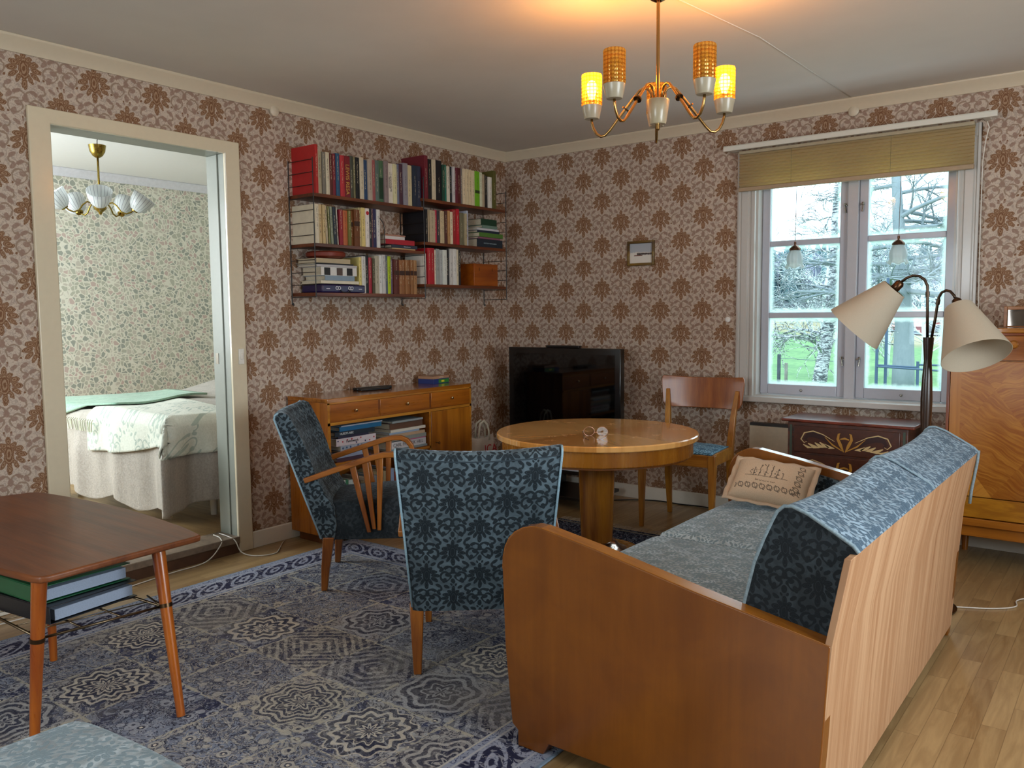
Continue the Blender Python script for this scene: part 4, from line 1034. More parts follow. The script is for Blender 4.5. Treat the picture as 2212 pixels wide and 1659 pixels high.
FLAT={
'ML':[(-1.318, -1.125, 0.009, 'b89a6c', 'thin tan'), (-1.315, -1.102, 0.019, '2a3344', 'navy'), (-1.367, -1.136, 0.029, 'a8182a', 'red'), (-1.369, -1.203, 0.019, 'd8d2cc', 'white'), (-1.368, -1.202, 0.009, 'a87864', 'thin pink-brown')],
'MR':[(-0.529, -0.257, 0.056, '1d2a36', 'thick navy'), (-0.529, -0.283, 0.012, '8a5a6c', 'thin mauve'), (-0.526, -0.268, 0.028, '4f7a32', 'green'), (-0.526, -0.299, 0.017, '1c2a3c', 'dark blue'), (-0.528, -0.299, 0.014, 'cfcfd2', 'white'), (-0.489, -0.329, 0.019, '6d8a7c', 'grey green'), (-0.488, -0.324, 0.043, '0f3a26', 'dark green')],
'LL':[(-1.853, -1.532, 0.048, '2a1c52', 'SUITCASE'), (-1.852, -1.58, 0.017, 'ddd2b8', 'cream'), (-1.825, -1.613, 0.027, '8496a4', 'blue grey'), (-1.846, -1.599, 0.046, 'd8d4cc', 'thick black and white'), (-1.877, -1.598, 0.012, 'b8b4b4', 'pale grey'), (-1.878, -1.619, 0.008, '1c1a1e', 'thin black'), (-1.876, -1.645, 0.025, 'b8a684', 'tan')],
}
# ---------------------------------------------------------------- books
PAPER = lambda: plain('d8ccb2', 0.8, 0, 0, 0.15, 250.0)
@cached
def cover(col):
    t = Mat('book_cover_'+col, 0.45); x, y, z = t.coord()
    n = t.noise(t.vec(x, y, z), 30.0, 2.0)
    g = t.noise(t.vec(x, y*260.0, z*90.0), 1.0, 1.0)
    c0 = lin(col, 1.05); L = 0.3*c0[0]+0.6*c0[1]+0.1*c0[2]
    ink = lin('2a2420') if L > 0.22 else lin('c9bda0')
    seedz = (int(col, 16) % 7)*0.006
    # a line of small lettering down the spine, only on the spine face
    nx, ny, nz = t.coord('Normal')
    m_ = t.m('MULTIPLY', t.abs(y) < 0.0030, t.m('MULTIPLY', z > 0.05+seedz, z < 0.145+seedz*2))
    m_ = t.m('MULTIPLY', t.m('MULTIPLY', m_, g > 0.52), nx > 0.7)
    c = t.mix(n, lin(col, 0.85), lin(col, 1.15))
    t.set('Base Color', t.mix(m_*0.8, c, ink))
    return t.mat
@cached
def cover_plain(col): return plain(col, 0.45, 0, 0, 0.05, 30.0)
def book(label, x1, y0, y1, z0, h, depth, col, tilt=0.0, group=None, lettered=True):
    """an upright book, its spine towards the room (+x)"""
    w_ = max(0.006, y1-y0)-0.0006; k = thing('book', label, 'book', (x1, (y0+y1)/2, z0), 0, group)
    if tilt: w_ -= 0.0012
    if tilt: k.rotation_euler = (math.radians(tilt), 0, 0); k.location.z = z0+w_/2*math.sin(math.radians(tilt))+0.0004
    a = w_/2; t_ = min(0.0022, w_*0.2)
    b = MB().box(-depth, 0, -a, -a+t_, 0, h); b.box(-depth, 0, a-t_, a, 0, h)
    b.prism([(-0.003, -a+t_), (-0.003, a-t_), (0.0, a-t_), (0.0012, 0), (0.0, -a+t_)], 'z', 0, h)
    b.build('cover', cover(col) if lettered else cover_plain(col), k)
    MB().box(-depth+0.004, -0.004, -a+t_, a-t_, 0.003, h-0.003).build('pages', PAPER(), k)
    return k
def flat_book(label, x1, y0, y1, z0, th, depth, col, group=None, rz=0.0):
    """a book lying flat, its spine towards the room"""
    k = thing('book', label, 'book', (x1, (y0+y1)/2, z0), rz, group); a = (y1-y0)/2; t_ = min(0.0025, th*0.2)
    b = MB().box(-depth, 0, -a, a, 0, t_); b.box(-depth, 0, -a, a, th-t_, th); b.box(-0.003, 0, -a, a, t_, th-t_)
    b.build('cover', cover_plain(col), k)
    MB().box(-depth+0.004, -0.003, -a+0.004, a-0.004, t_, th-t_).build('pages', PAPER(), k)
    return k
ORD = ['first', 'second', 'third', 'fourth', 'fifth', 'sixth', 'seventh', 'eighth', 'ninth', 'tenth', 'eleventh', 'twelfth', 'thirteenth', 'fourteenth', 'fifteenth', 'sixteenth', 'seventeenth', 'eighteenth', 'nineteenth', 'twentieth', 'twenty-first', 'twenty-second', 'twenty-third', 'twenty-fourth', 'twenty-fifth', 'twenty-sixth', 'twenty-seventh', 'twenty-eighth', 'twenty-ninth', 'thirtieth']
ROW = {'UL': 'top left wall shelf', 'UR': 'top right wall shelf', 'ML': 'middle left wall shelf', 'MR': 'middle right wall shelf', 'LL': 'bottom left wall shelf', 'LR': 'bottom right wall shelf'}
XS = 0.185
for key, (zb, L) in BOOKS.items():
    for i, (y0, y1, h, dep, col, desc, tilt) in enumerate(L):
        if tilt: tilt = 2.2; y0 += 0.002; y1 -= 0.001
        lab = f"{desc} upright book, {ORD[i]} from the left on the {ROW[key]}"
        if desc == 'thick dark red': lab = 'thick dark red book with gold LEWIS RESA lettering on the top left wall shelf'
        k = book(lab, XS+(0.008 if dep > 0.18 else random.uniform(-0.012, 0.0)), y0, y1, zb, h, dep, col, tilt, 'upright books on the '+ROW[key], desc != 'thick dark red')
        if desc == 'thick dark red': text('lettering', 'LEWIS RESA', 0.034, plain('c9a24a', 0.4), k, (0.0014, 0.004, h*0.44), (PI/2, PI/2, PI/2)).scale = (0.92, 1, 1)
        if desc == 'bright lime green': MB().box(0.0002, 0.0014, -(y1-y0)/2+0.001, (y1-y0)/2-0.001, 0.085, 0.105).build('title_band', plain('2a3a14', 0.5), k)
        if desc == 'green' and key == 'UL': MB().box(0.0002, 0.0014, -(y1-y0)/2+0.001, (y1-y0)/2-0.001, 0.02, 0.14).build('title_band', plain('1c3a24', 0.5), k)
        if desc == 'white' and key == 'UL':
            for q, s_ in enumerate(('I novemberljuset', 'berättelser')): text('lettering', s_, 0.015, plain('221c18', 0.6), k, (0.0014, 0.008-0.013*q, h*0.52), (PI/2, PI/2, PI/2))
        if desc == 'white with red spot': MB().lathe([(0.0001, 0), (0.011, 0), (0.011, 0.0004), (0.0001, 0.0005)], 20, M=Matrix.Rotation(PI/2, 4, 'Y')).build('red_spot', plain('b01f2c', 0.5), k).location = (0.0016, 0, 0.19)
        if 'leather' in desc:
            for q in (0.25, 0.5, 0.75): MB().box(-0.001, 0.003, -(y1-y0)/2, (y1-y0)/2, h*q-0.002, h*q+0.002).build('raised_band', cover_plain(col), k)
            MB().box(0.0002, 0.0016, -(y1-y0)/2+0.001, (y1-y0)/2-0.001, h*0.55, h*0.68).build('title_band', plain('3c2014', 0.5), k)
for key, L in FLAT.items():
    z = BOOKS[key][0]; n = len(L)
    for i, (y0, y1, th, col, desc) in enumerate(L):
        if desc == 'SUITCASE': z += th+0.001; continue
        pos = 'at the bottom' if i == (1 if key == 'LL' else 0) else 'on top' if i == n-1 else ORD[i if key != 'LL' else i-1]+' from the bottom'
        k = flat_book(f"{desc} book, {pos} of the {ROW[key]} pile", XS+random.uniform(-0.012, 0.006), y0, y1, z, th-0.0006, 0.165, col, 'flat books piled on the '+ROW[key], random.uniform(-0.03, 0.03))
        if desc == 'navy': text('lettering', 'Utvandrarna', 0.011, plain('c9ccd6', 0.5), k, (0.0012, 0.02, th/2), (PI/2, 0, PI/2))
        if desc == 'thick navy': text('lettering', 'NORSTEDTS UPPSLAGSBOK', 0.011, plain('9fb0b6', 0.5), k, (0.0012, 0, th/2), (PI/2, 0, PI/2))
        if desc == 'thick black and white':
            for q in (-0.085, 0.0, 0.07): MB().box(0.0002, 0.0014, q-0.018, q+0.022, 0.002, th-0.004).build('photo_patch', plain('1c1819' if q else '54423a', 0.5), k)
        z += th
# the shelf system
sh = thing('wall_bookshelf', 'wall-hung bookshelf of black wire ladders carrying six teak shelves', 'bookshelf', (0, 0, 0))
tk = wood('4a1f14', '7d4028', 'y', 0.4, 0.15)
for y0, y1, zt in ((-1.897, -1.062, 1.863), (-1.897, -1.062, 1.602), (-1.897, -1.062, 1.342), (-1.090+0.02, -0.262, 1.92), (-1.070, -0.262, 1.66), (-1.070, -0.262, 1.405)):
    b = MB().box(0.004, 0.203, y0, y1, zt-0.0185, zt-0.0005); b.build('shelf', tk, sh, bevel=0.0015)
wire = plain('1d1614', 0.4)
for yl in (-1.903, -1.056-0.03, -0.258):
    b = MB()
    if yl == -1.086: yl = -1.0655+0.0
    b.tube([(0.006, yl, 1.28), (0.006, yl, 2.045)], 0.003, 6); b.tube([(0.205, yl, 1.318), (0.205, yl, 2.045)], 0.003, 6)
    z = 1.318
    while z < 2.05: b.tube([(0.006, yl, z), (0.205, yl, z)], 0.0022, 5); z += 0.0652
    b.tube([(0.006, yl, 1.282), (0.016, yl, 1.274), (0.014, yl, 1.288)], 0.003, 6)
    b.build('wire_ladder', wire, sh)
MB().tube([(0.03, -1.385, 1.605), (0.19, -1.385, 1.605), (0.195, -1.385, 1.70), (0.188, -1.388, 1.745), (0.180, -1.402, 1.768), (0.175, -1.41, 1.775)], 0.0028, 6).build('wire_bookend', wire, sh, smooth=True)
# small things among the books
sc = thing('toy_suitcase', 'small dark purple suitcase with white clasps under the pile on the bottom left wall shelf', 'suitcase', (0.105, -1.692, 1.342))
MB().box(-0.09, 0.083, -0.155, 0.155, 0, 0.0455).build('body', plain('241848', 0.4, 0, 0.2), sc, bevel=0.008)
for yy in (-0.045, 0.045):
    for q in (-0.0085, 0.0085): MB().tube([(0.0845, yy+q+0.0085*math.cos(a*PI/8), 0.026+0.0085*math.sin(a*PI/8)) for a in range(17)], 0.002, 6).build('clasp', plain('e8e4e8', 0.3), sc, smooth=True)
for s in (-1, 1): MB().box(0.083, 0.085, s*0.115-0.012, s*0.115+0.012, 0.020, 0.024, Matrix.Rotation(0, 4, 'X')).build('strap_mark', plain('c9c4d4', 0.3), sc)
MB().tube([(0.083, -0.03, 0.016), (0.098, -0.03, 0.006), (0.100, 0.0, 0.002), (0.098, 0.03, 0.006), (0.083, 0.03, 0.016)], 0.003, 8).build('handle', plain('15101c', 0.4), sc, smooth=True)
ztop = 1.342+sum(l[2] for l in FLAT['LL'])+0.004
rb = MB().lathe([(0.001, 0.0), (0.085, 0.0), (0.105, 0.010), (0.108, 0.028), (0.098, 0.036), (0.001, 0.038)], 32).build('round_box', plain('7d2c18', 0.5, 0, 0, 0.15), smooth=True, auto=0.6)
rb.location = (0.115, -1.755, ztop); tag(rb, 'flat round red-brown box on top of the pile on the bottom left wall shelf', 'box')
wbx = thing('wooden_box', 'plain orange-brown wooden box at the right end of the bottom right wall shelf', 'box', (0.10, -0.453, 1.405))
MB().box(-0.08, 0.085, -0.125, 0.125, 0, 0.145).build('body', wood('7a3206', 'a8560f', 'y', 0.4, 0.1), wbx, bevel=0.002)
for yy in (-0.07, 0.065): MB().box(0.085, 0.0862, yy-0.0015, yy+0.0015, 0.098, 0.120).build('keyhole_slot', plain('241208', 0.6), wbx)

# ---------------------------------------------------------------- sideboard
sb = thing('sideboard', 'honey-coloured sideboard with three small drawers, open book shelves and a door, against the left wall', 'sideboard', (0, 0, 0))
hz = wood('7a3d0c', 'b8691f', 'y', 0.28, 0.35, 1.0, 0.0, 1.0); hv = wood('7a3d0c', 'b8691f', 'z', 0.28, 0.35, 1.0, 0.0, 2.0); lt = wood('9a5a1e', 'cd8a3c', 'y', 0.28, 0.35)
SY0, SY1, SX = -1.966, -0.815, 0.345
MB().box(0.018, SX, SY0, SY1, 0.764, 0.787).build('top_board', wood('7d4212', 'b8702c', 'y', 0.12, 0.6), sb, bevel=0.0025)
for y0, y1 in ((SY0, SY0+0.018), (SY1-0.018, SY1)): MB().box(0.02, SX, y0, y1, 0.05, 0.764).build('side_panel', hv, sb, bevel=0.001)
b = MB().box(0.02, 0.026, SY0+0.018, SY1-0.018, 0.07, 0.764); b.box(0.026, SX-0.002, SY0+0.018, SY1-0.018, 0.648, 0.664)
b.box(0.026, SX-0.002, -1.200, -1.184, 0.07, 0.648); b.box(0.026, SX-0.002, SY0+0.018, -1.200, 0.428, 0.444); b.box(0.026, SX-0.002, SY0+0.018, SY1-0.018, 0.06, 0.078)
for y in (-1.602, -1.189): b.box(0.026, SX-0.002, y-0.008, y+0.008, 0.664, 0.764)
b.build('carcass', wood('6b3410', 'a05c20', 'y', 0.35, 0.1), sb)
b = MB().box(SX-0.002, SX+0.001, SY0, SY1, 0.645, 0.660); b.box(SX-0.002, SX+0.001, SY0, SY0+0.014, 0.05, 0.764); b.box(SX-0.002, SX+0.001, SY1-0.014, SY1, 0.05, 0.764)
b.box(SX-0.002, SX+0.001, -1.200, -1.188, 0.07, 0.645); b.box(SX-0.002, SX+0.001, SY0, -1.19, 0.428, 0.442); b.box(SX-0.002, SX+0.001, SY0, SY1, 0.05, 0.075); b.box(SX-0.002, SX+0.001, SY0, SY1, 0.757, 0.766)
b.build('edge_strip', lt, sb)
b = MB().box(0.05, SX-0.04, SY0+0.03, SY0+0.06, 0, 0.06); b.box(0.05, SX-0.04, SY1-0.06, SY1-0.03, 0, 0.06); b.box(SX-0.05, SX-0.04, SY0+0.06, SY1-0.06, 0.02, 0.06)
b.build('plinth', wood('4a2208', '6d380f', 'y', 0.5, 0), sb)
for y0, y1, ky in ((SY0+0.015, -1.610, -1.782), (-1.594, -1.197, -1.391), (-1.181, SY1-0.015, -1.007)):
    d = MB().box(SX-0.016, SX+0.0015, y0, y1, 0.6625, 0.7555).build('drawer', hz, sb, bevel=0.0015)
    MB().lathe([(0.001, 0), (0.004, 0), (0.004, 0.006), (0.009, 0.011), (0.0085, 0.016), (0.001, 0.018)], 16, M=Matrix.Rotation(PI/2, 4, 'Y')).build('knob', metal('d9b98a', 0.2), d, smooth=True, auto=0.9).location = (SX+0.0015, ky, 0.712)
d = MB().box(SX-0.016, SX+0.0015, -1.183, SY1-0.016, 0.078, 0.643).build('door', wood('86480f', 'c07726', 'z', 0.3, 0.3), sb, bevel=0.0015)
kk = MB().tube([(SX+0.002, -1.148, 0.455), (SX+0.03, -1.148, 0.455)], 0.002, 6)
kk.tube([(SX+0.03, -1.148+0.007*math.cos(i*PI/6), 0.455+0.007*math.sin(i*PI/6)) for i in range(13)], 0.0018, 6); kk.build('key', metal('4a3c30', 0.4), d, smooth=True)
# what lies on it
o = MB().box(-0.024, 0.024, -0.125, 0.125, 0, 0.016); o = o.build('remote_control', plain('131313', 0.35), bevel=0.005)
o.location = (0.118, -1.435, 0.787); o.rotation_euler = (0, 0, math.radians(-7)); tag(o, 'black remote control lying on the sideboard', 'remote control')
o = MB().box(-0.021, 0.021, -0.095, 0.095, 0, 0.013).build('remote_control', plain('1b1b1c', 0.4), bevel=0.005)
o.location = (0.165, -1.47, 0.787); o.rotation_euler = (0, 0, math.radians(-12)); tag(o, 'shorter black remote control in front of the long one on the sideboard', 'remote control')
for i, (z, hh, cs, lb) in enumerate(((0.787, 0.030, '2c3c78', 'blue and green card game box at the bottom of the pair on the sideboard'), (0.8175, 0.016, 'b08a6c', 'thin pinkish-brown box on top of the card game box on the sideboard'))):
    t = thing('game_box', lb, 'box', (0.125, -0.918, z), math.radians(6), 'small boxes on the sideboard')
    MB().box(-0.06, 0.06, -0.082, 0.082, 0, hh).build('body', plain(cs, 0.4), t, bevel=0.001)
    if i == 0: MB().box(0.06, 0.0606, -0.03, 0.078, 0.003, 0.026).build('printed_panel', plain('3f8a3c', 0.4), t); MB().box(0.06, 0.0610, 0.0, 0.03, 0.008, 0.02).build('printed_panel', plain('d8d23c', 0.4), t)
    else: text('lettering', 'KORTLEK', 0.010, plain('e6dccb', 0.5), t, (0.0606, 0, 0.008), (PI/2, 0, PI/2))
# books in the open compartments
def pile(rows, z, where, group, first=0.335):
    for i, (y0, y1, th, col, desc, txt) in enumerate(rows):
        pos = 'at the bottom' if i == 0 else 'on top' if i == len(rows)-1 else ORD[i]+' from the bottom'
        k = flat_book(f"{desc} book, {pos} of the {where}", first-random.uniform(0, 0.012), y0, y1, z, th-0.0006, 0.22 if th > 0.02 else 0.2, col, group, random.uniform(-0.02, 0.02))
        if txt: text('lettering', txt[0], txt[1], plain(txt[2], 0.5), k, (0.0012, txt[3], th/2), (PI/2, 0, PI/2))
        if 'red pattern' in desc:
            for q in range(9): MB().lathe([(0.0001, 0), (0.005, 0), (0.005, 0.0004), (0.0001, 0.0005)], 5, M=Matrix.Rotation(PI/2, 4, 'Y') @ Matrix.Rotation(q, 4, 'Z')).build('printed_flower', plain(random.choice(('b8283a', '3c3a6a', 'b8283a')), 0.5), k).location = (0.0012, -0.13+0.032*q, random.choice((0.008, 0.03)) if 2 < q < 6 else random.uniform(0.008, 0.03))
        if 'blue pattern' in desc:
            for q in range(9): MB().lathe([(0.0001, 0), (0.006, 0), (0.006, 0.0004), (0.0001, 0.0005)], 6, M=Matrix.Rotation(PI/2, 4, 'Y')).build('printed_flower', plain(random.choice(('3d5c8c', '6a6f80')), 0.5), k).location = (0.0012, -0.11+0.027*q, random.uniform(0.007, 0.02))
        z += th
pile([(-1.90, -1.66, 0.020, '4a3444', 'violet', None), (-1.90, -1.70, 0.022, '9aa4bc', 'blue', None), (-1.87, -1.62, 0.014, '2e3448', 'thin dark blue', None), (-1.872, -1.625, 0.026, 'aab4c4', 'pale blue pattern', None), (-1.895, -1.612, 0.040, 'd8ccd0', 'white red pattern', ('Patchwork', 0.020, '3a3038', -0.03)), (-1.885, -1.665, 0.013, '2f2c44', 'thin violet', None), (-1.908, -1.626, 0.024, '1f2a36', 'dark slate', ('HUSETS ABC', 0.017, 'e6ecec', -0.06)), (-1.872, -1.573, 0.025, '1c6490', 'bright blue', None), (-1.868, -1.570, 0.007, 'a3aab8', 'thin pale', None)],
     0.4445, 'left sideboard pile', 'left pile of books in the sideboard')
pile([(-1.503, -1.205, 0.012, '8a9aa0', 'thin grey-green', None), (-1.508, -1.210, 0.040, 'd3d3d6', 'thick white', ('CARL FREDRIK HILL', 0.028, '5d5458', 0.0)), (-1.40, -1.222, 0.005, 'c46a92', 'thin pink', None), (-1.52, -1.210, 0.022, '8d9590', 'wide grey', None), (-1.514, -1.222, 0.018, 'bca084', 'buff', None), (-1.51, -1.268, 0.012, '9fb4cc', 'pale blue-white', None), (-1.509, -1.221, 0.016, 'd6cfc0', 'white', None), (-1.503, -1.238, 0.036, '5d4030', 'brown leather', None), (-1.495, -1.242, 0.012, '8d979a', 'thin grey', None)],
     0.4445, 'right sideboard pile', 'right pile of books in the sideboard')
for i, (y0, y1, h, col, desc) in enumerate(((-1.944, -1.905, 0.27, '17171a', 'black'), (-1.902, -1.864, 0.27, 'c4ccd0', 'white and blue'), (-1.861, -1.840, 0.26, 'dfe2dc', 'narrow white'), (-1.838, -1.820, 0.26, '3d7a5c', 'green'), (-1.818, -1.790, 0.255, 'b4c0bc', 'pale grey-green'), (-1.788, -1.766, 0.25, 'd3cdc2', 'off-white'), (-1.762, -1.735, 0.24, '14130f', 'black'), (-1.732, -1.705, 0.235, '6a5c44', 'olive brown'),
                                            (-1.702, -1.672, 0.25, '9a8a78', 'dull tan'), (-1.669, -1.640, 0.24, '8a2a22', 'brick red'), (-1.637, -1.600, 0.25, '70757a', 'mid grey'), (-1.597, -1.566, 0.26, 'b29c74', 'tan'), (-1.563, -1.538, 0.265, '97886a', 'khaki'), (-1.535, -1.508, 0.27, '2b3038', 'dark slate'), (-1.505, -1.480, 0.27, '8fa2c4', 'pale blue'), (-1.477, -1.440, 0.25, '8a4030', 'rust'), (-1.437, -1.405, 0.25, 'c7b898', 'cream'))):
    k = book(f"{desc} upright book, {ORD[i]} from the left low in the sideboard", 0.325, y0, y1, 0.079, h, 0.19, col, 0, 'upright books low in the sideboard')
    if i == 1: text('lettering', 'heidma', 0.030, plain('1c3c6c', 0.5), k, (0.0014, 0, 0.19), (PI/2, PI/2, PI/2))

# ---------------------------------------------------------------- television, its bench, the carrier bag
tv = thing('television', 'black flat television in the corner behind the round table', 'television', (0.687, -0.30, 0.2455))
@cached
def gloss_black():
    t = Mat('glossy_black_screen', 0.06); x, y, z = t.coord(); n = t.noise(t.vec(x, y, z), 3.0, 1.0)
    t.set('Base Color', '040405'); t.set('Roughness', n*0.04+0.03); t.set('Specular IOR Level', 0.55)
    return t.mat
b = MB(); b.box(-0.436, 0.436, 0, 0.05, 0.20, 0.7495); b.box(-0.25, 0.25, 0.05, 0.09, 0.29, 0.67); b.build('housing', plain('0a0a0b', 0.2, 0, 0.3), tv, bevel=0.004)
MB().box(-0.395, 0.395, -0.0012, 0.0, 0.25, 0.71).build('screen', gloss_black(), tv)
MB().box(-0.05, 0.05, 0.01, 0.05, 0.012, 0.21).build('neck', plain('0a0a0b', 0.25), tv); MB().box(-0.2, 0.2, -0.09, 0.13, 0.0, 0.012).build('stand', plain('0a0a0b', 0.2), tv, bevel=0.004)
o = MB().box(0.56, 0.815, -0.30, -0.262, 0.9955, 1.010).build('sensor_bar', plain('0c0c0d', 0.35), bevel=0.003); tag(o, 'slim black sensor bar on top of the television', 'sensor bar')
tb = thing('television_bench', 'low black television bench in the corner, mostly hidden by the round table', 'bench', (0.60, -0.335, 0))
bm_ = plain('0d0c0c', 0.3, 0, 0.2)
b = MB().box(-0.42, 0.42, -0.2, 0.2, 0.222, 0.245); b.box(-0.42, 0.42, -0.2, 0.2, 0.06, 0.08)
b.box(-0.42, -0.40, -0.2, 0.2, 0.08, 0.222); b.box(-0.01, 0.01, -0.2, 0.2, 0.08, 0.222); b.build('carcass', bm_, tb, bevel=0.002)
for sx in (-0.38, 0.38):
    for sy in (-0.16, 0.16): MB().lathe([(0.001, 0), (0.018, 0), (0.022, 0.05), (0.001, 0.05)], 16, (sx, sy, 0)).build('foot', bm_, tb, smooth=True, auto=0.6)
MB().tube([(0.41, -0.19, 0.07), (0.41, -0.19, 0.222)], 0.008, 10).build('post', bm_, tb, smooth=True, auto=0.6)
o = MB().box(0.84, 1.03, -0.53, -0.40, 0.2455, 0.268).build('magazine', plain('c9cbd0', 0.5), bevel=0.001); tag(o, 'white magazine on the right end of the black television bench', 'magazine')
bg = thing('shopping_bag', 'white cloth carrier bag with red lettering standing between sideboard and television', 'bag', (0.30, -0.66, 0.0))
def bagf(u, v):
    # u round the bag, v up
    a = 2*PI*u; e = 0.35+0.65*(abs(math.cos(a))**0.5)
    x = 0.045*math.copysign(abs(math.sin(a))**0.8, math.sin(a))*(1-0.55*v); y = 0.118*math.copysign(abs(math.cos(a))**0.7, math.cos(a))*(1-0.05*v)
    return (x+0.006*math.sin(9*v+3*a), y+0.004*math.sin(7*v), v*0.43+0.008*math.sin(2*a+1)*v)
b = MB().grid(bagf, 48, 16); b.f.append(tuple(range(48))); b.build('bag_body', plain('cfc6bb', 0.8, 0, 0, 0.06, 120.0), bg, smooth=True, auto=1.0)
for sx in (-0.012, 0.02): MB().tube([(sx, -0.05, 0.40), (sx, -0.048, 0.47), (sx, -0.035, 0.515), (sx, 0.0, 0.53), (sx, 0.035, 0.505), (sx, 0.05, 0.46), (sx, 0.052, 0.40)], 0.009, 8, flat=0.3).build('handle', plain('c9c2ae', 0.8), bg, smooth=True)
red = plain('b31726', 0.6)
text('lettering', 'ICA', 0.078, red, bg, (0.043, 0.040, 0.345), (PI/2-0.07, 0, PI/2))
MB().box(0.046, 0.050, -0.060, 0.115, 0.255, 0.308, Matrix.Rotation(-0.02, 4, 'Y')).build('printed_panel', red, bg)
text('lettering', 'KVANTUM', 0.036, plain('e9e2da', 0.6), bg, (0.0515, 0.028, 0.281), (PI/2-0.02, 0, PI/2))

# ---------------------------------------------------------------- small picture
pc = thing('framed_picture', 'small framed winter picture hanging on the window wall', 'picture', (1.103, 0, 1.598))
b = MB(); 
for (x0, x1, z0, z1) in ((-0.097, -0.080, -0.079, 0.079), (0.080, 0.097, -0.079, 0.079), (-0.080, 0.080, 0.062, 0.079), (-0.080, 0.080, -0.079, -0.062)): b.box(x0, x1, -0.016, 0, z0, z1)
b.build('frame', wood('3c2410', '8a6a30', 'x', 0.3, 0.2), pc, bevel=0.003)
@cached
def snow_print():
    t = Mat('winter_print', 0.5); x, y, z = t.coord(); n = t.noise(t.vec(x*30.0, y, z*60.0), 1.0, 4.0, 0.7)
    c = t.mix(t.sstep(z+(n-0.5)*0.03, 0.010, 0.002), 'a8adb4', 'dcd6cc')
    c = t.mix(t.m('MULTIPLY', t.band(z+(n-0.5)*0.02, -0.004, 0.006, 0.004), x > -0.03), c, '3a2c2a')
    c = t.mix(t.m('MULTIPLY', t.band(z, -0.014, 0.003, 0.002), t.band(x, -0.02, 0.03, 0.003)), c, '6a3a2c')
    t.set('Base Color', c); return t.mat
MB().box(-0.080, 0.080, -0.006, -0.003, -0.062, 0.062).build('print', snow_print(), pc)

# ---------------------------------------------------------------- radiator, painted chest
rd = thing('electric_radiator', 'flat cream electric radiator under the window, half hidden by the painted chest', 'radiator', (1.862, -0.02, 0.26))
MB().box(0, 1.0, -0.048, 0, 0, 0.292).build('front_cover', plain('c7bca6', 0.4, 0, 0.1), rd, bevel=0.003)
b = MB().box(0.003, 0.997, -0.050, -0.002, 0.2925, 0.308); b.build('outlet_grille', plain('2a2624', 0.5), rd)
ch = thing('painted_chest', 'low dark brown chest of drawers with painted scrolls, under the window', 'chest of drawers', (2.5, -0.255, 0))
CX, CY = 0.296, 0.145
@cached
def chest_mat(top):
    t = Mat('painted_chest_wood', 0.28 if top else 0.4); x, y, z = t.coord(); n = t.noise(t.vec(x*3.0, y*14.0, z*14.0), 3.0, 4.0, 0.7, 0.6)
    t.set('Base Color', t.mix(t.sstep(n, 0.35, 0.65), '43160e' if top else '351a10', '7d3826' if top else '5c2e1a'))
    t.set('Coat Weight', 0.7 if top else 0.2); t.set('Coat Roughness', 0.1); return t.mat
MB().box(-0.328, 0.328, -0.160, 0.150, 0.636, 0.652).build('top_board', chest_mat(True), ch, bevel=0.005)
b = MB().box(-CX, CX, -CY, CY, 0.08, 0.636)
b.build('carcass', chest_mat(False), ch, bevel=0.003)
for sx in (-1, 1):
    for sy in (-1, 1): MB().lathe([(0.001, 0), (0.020, 0), (0.030, 0.02), (0.030, 0.05), (0.018, 0.07), (0.018, 0.08), (0.001, 0.08)], 20, (sx*0.25, sy*0.11, 0)).build('foot', chest_mat(False), ch, smooth=True, auto=0.8)
def leafstroke(b, pts, wds, y, n=3):
    L = []; Rr = []; k = len(pts)
    for i, (x, z) in enumerate(pts):
        x0, z0_ = pts[max(0, i-1)]; x1, z1 = pts[min(k-1, i+1)]; l = math.hypot(x1-x0, z1-z0_) or 1; nx, nz = -(z1-z0_)/l, (x1-x0)/l
        L.append((x+nx*wds[i], y, z+nz*wds[i])); Rr.append((x-nx*wds[i], y, z-nz*wds[i]))
    b.add(L+Rr, [(i, i+1, k+i+1, k+i) for i in range(k-1)])
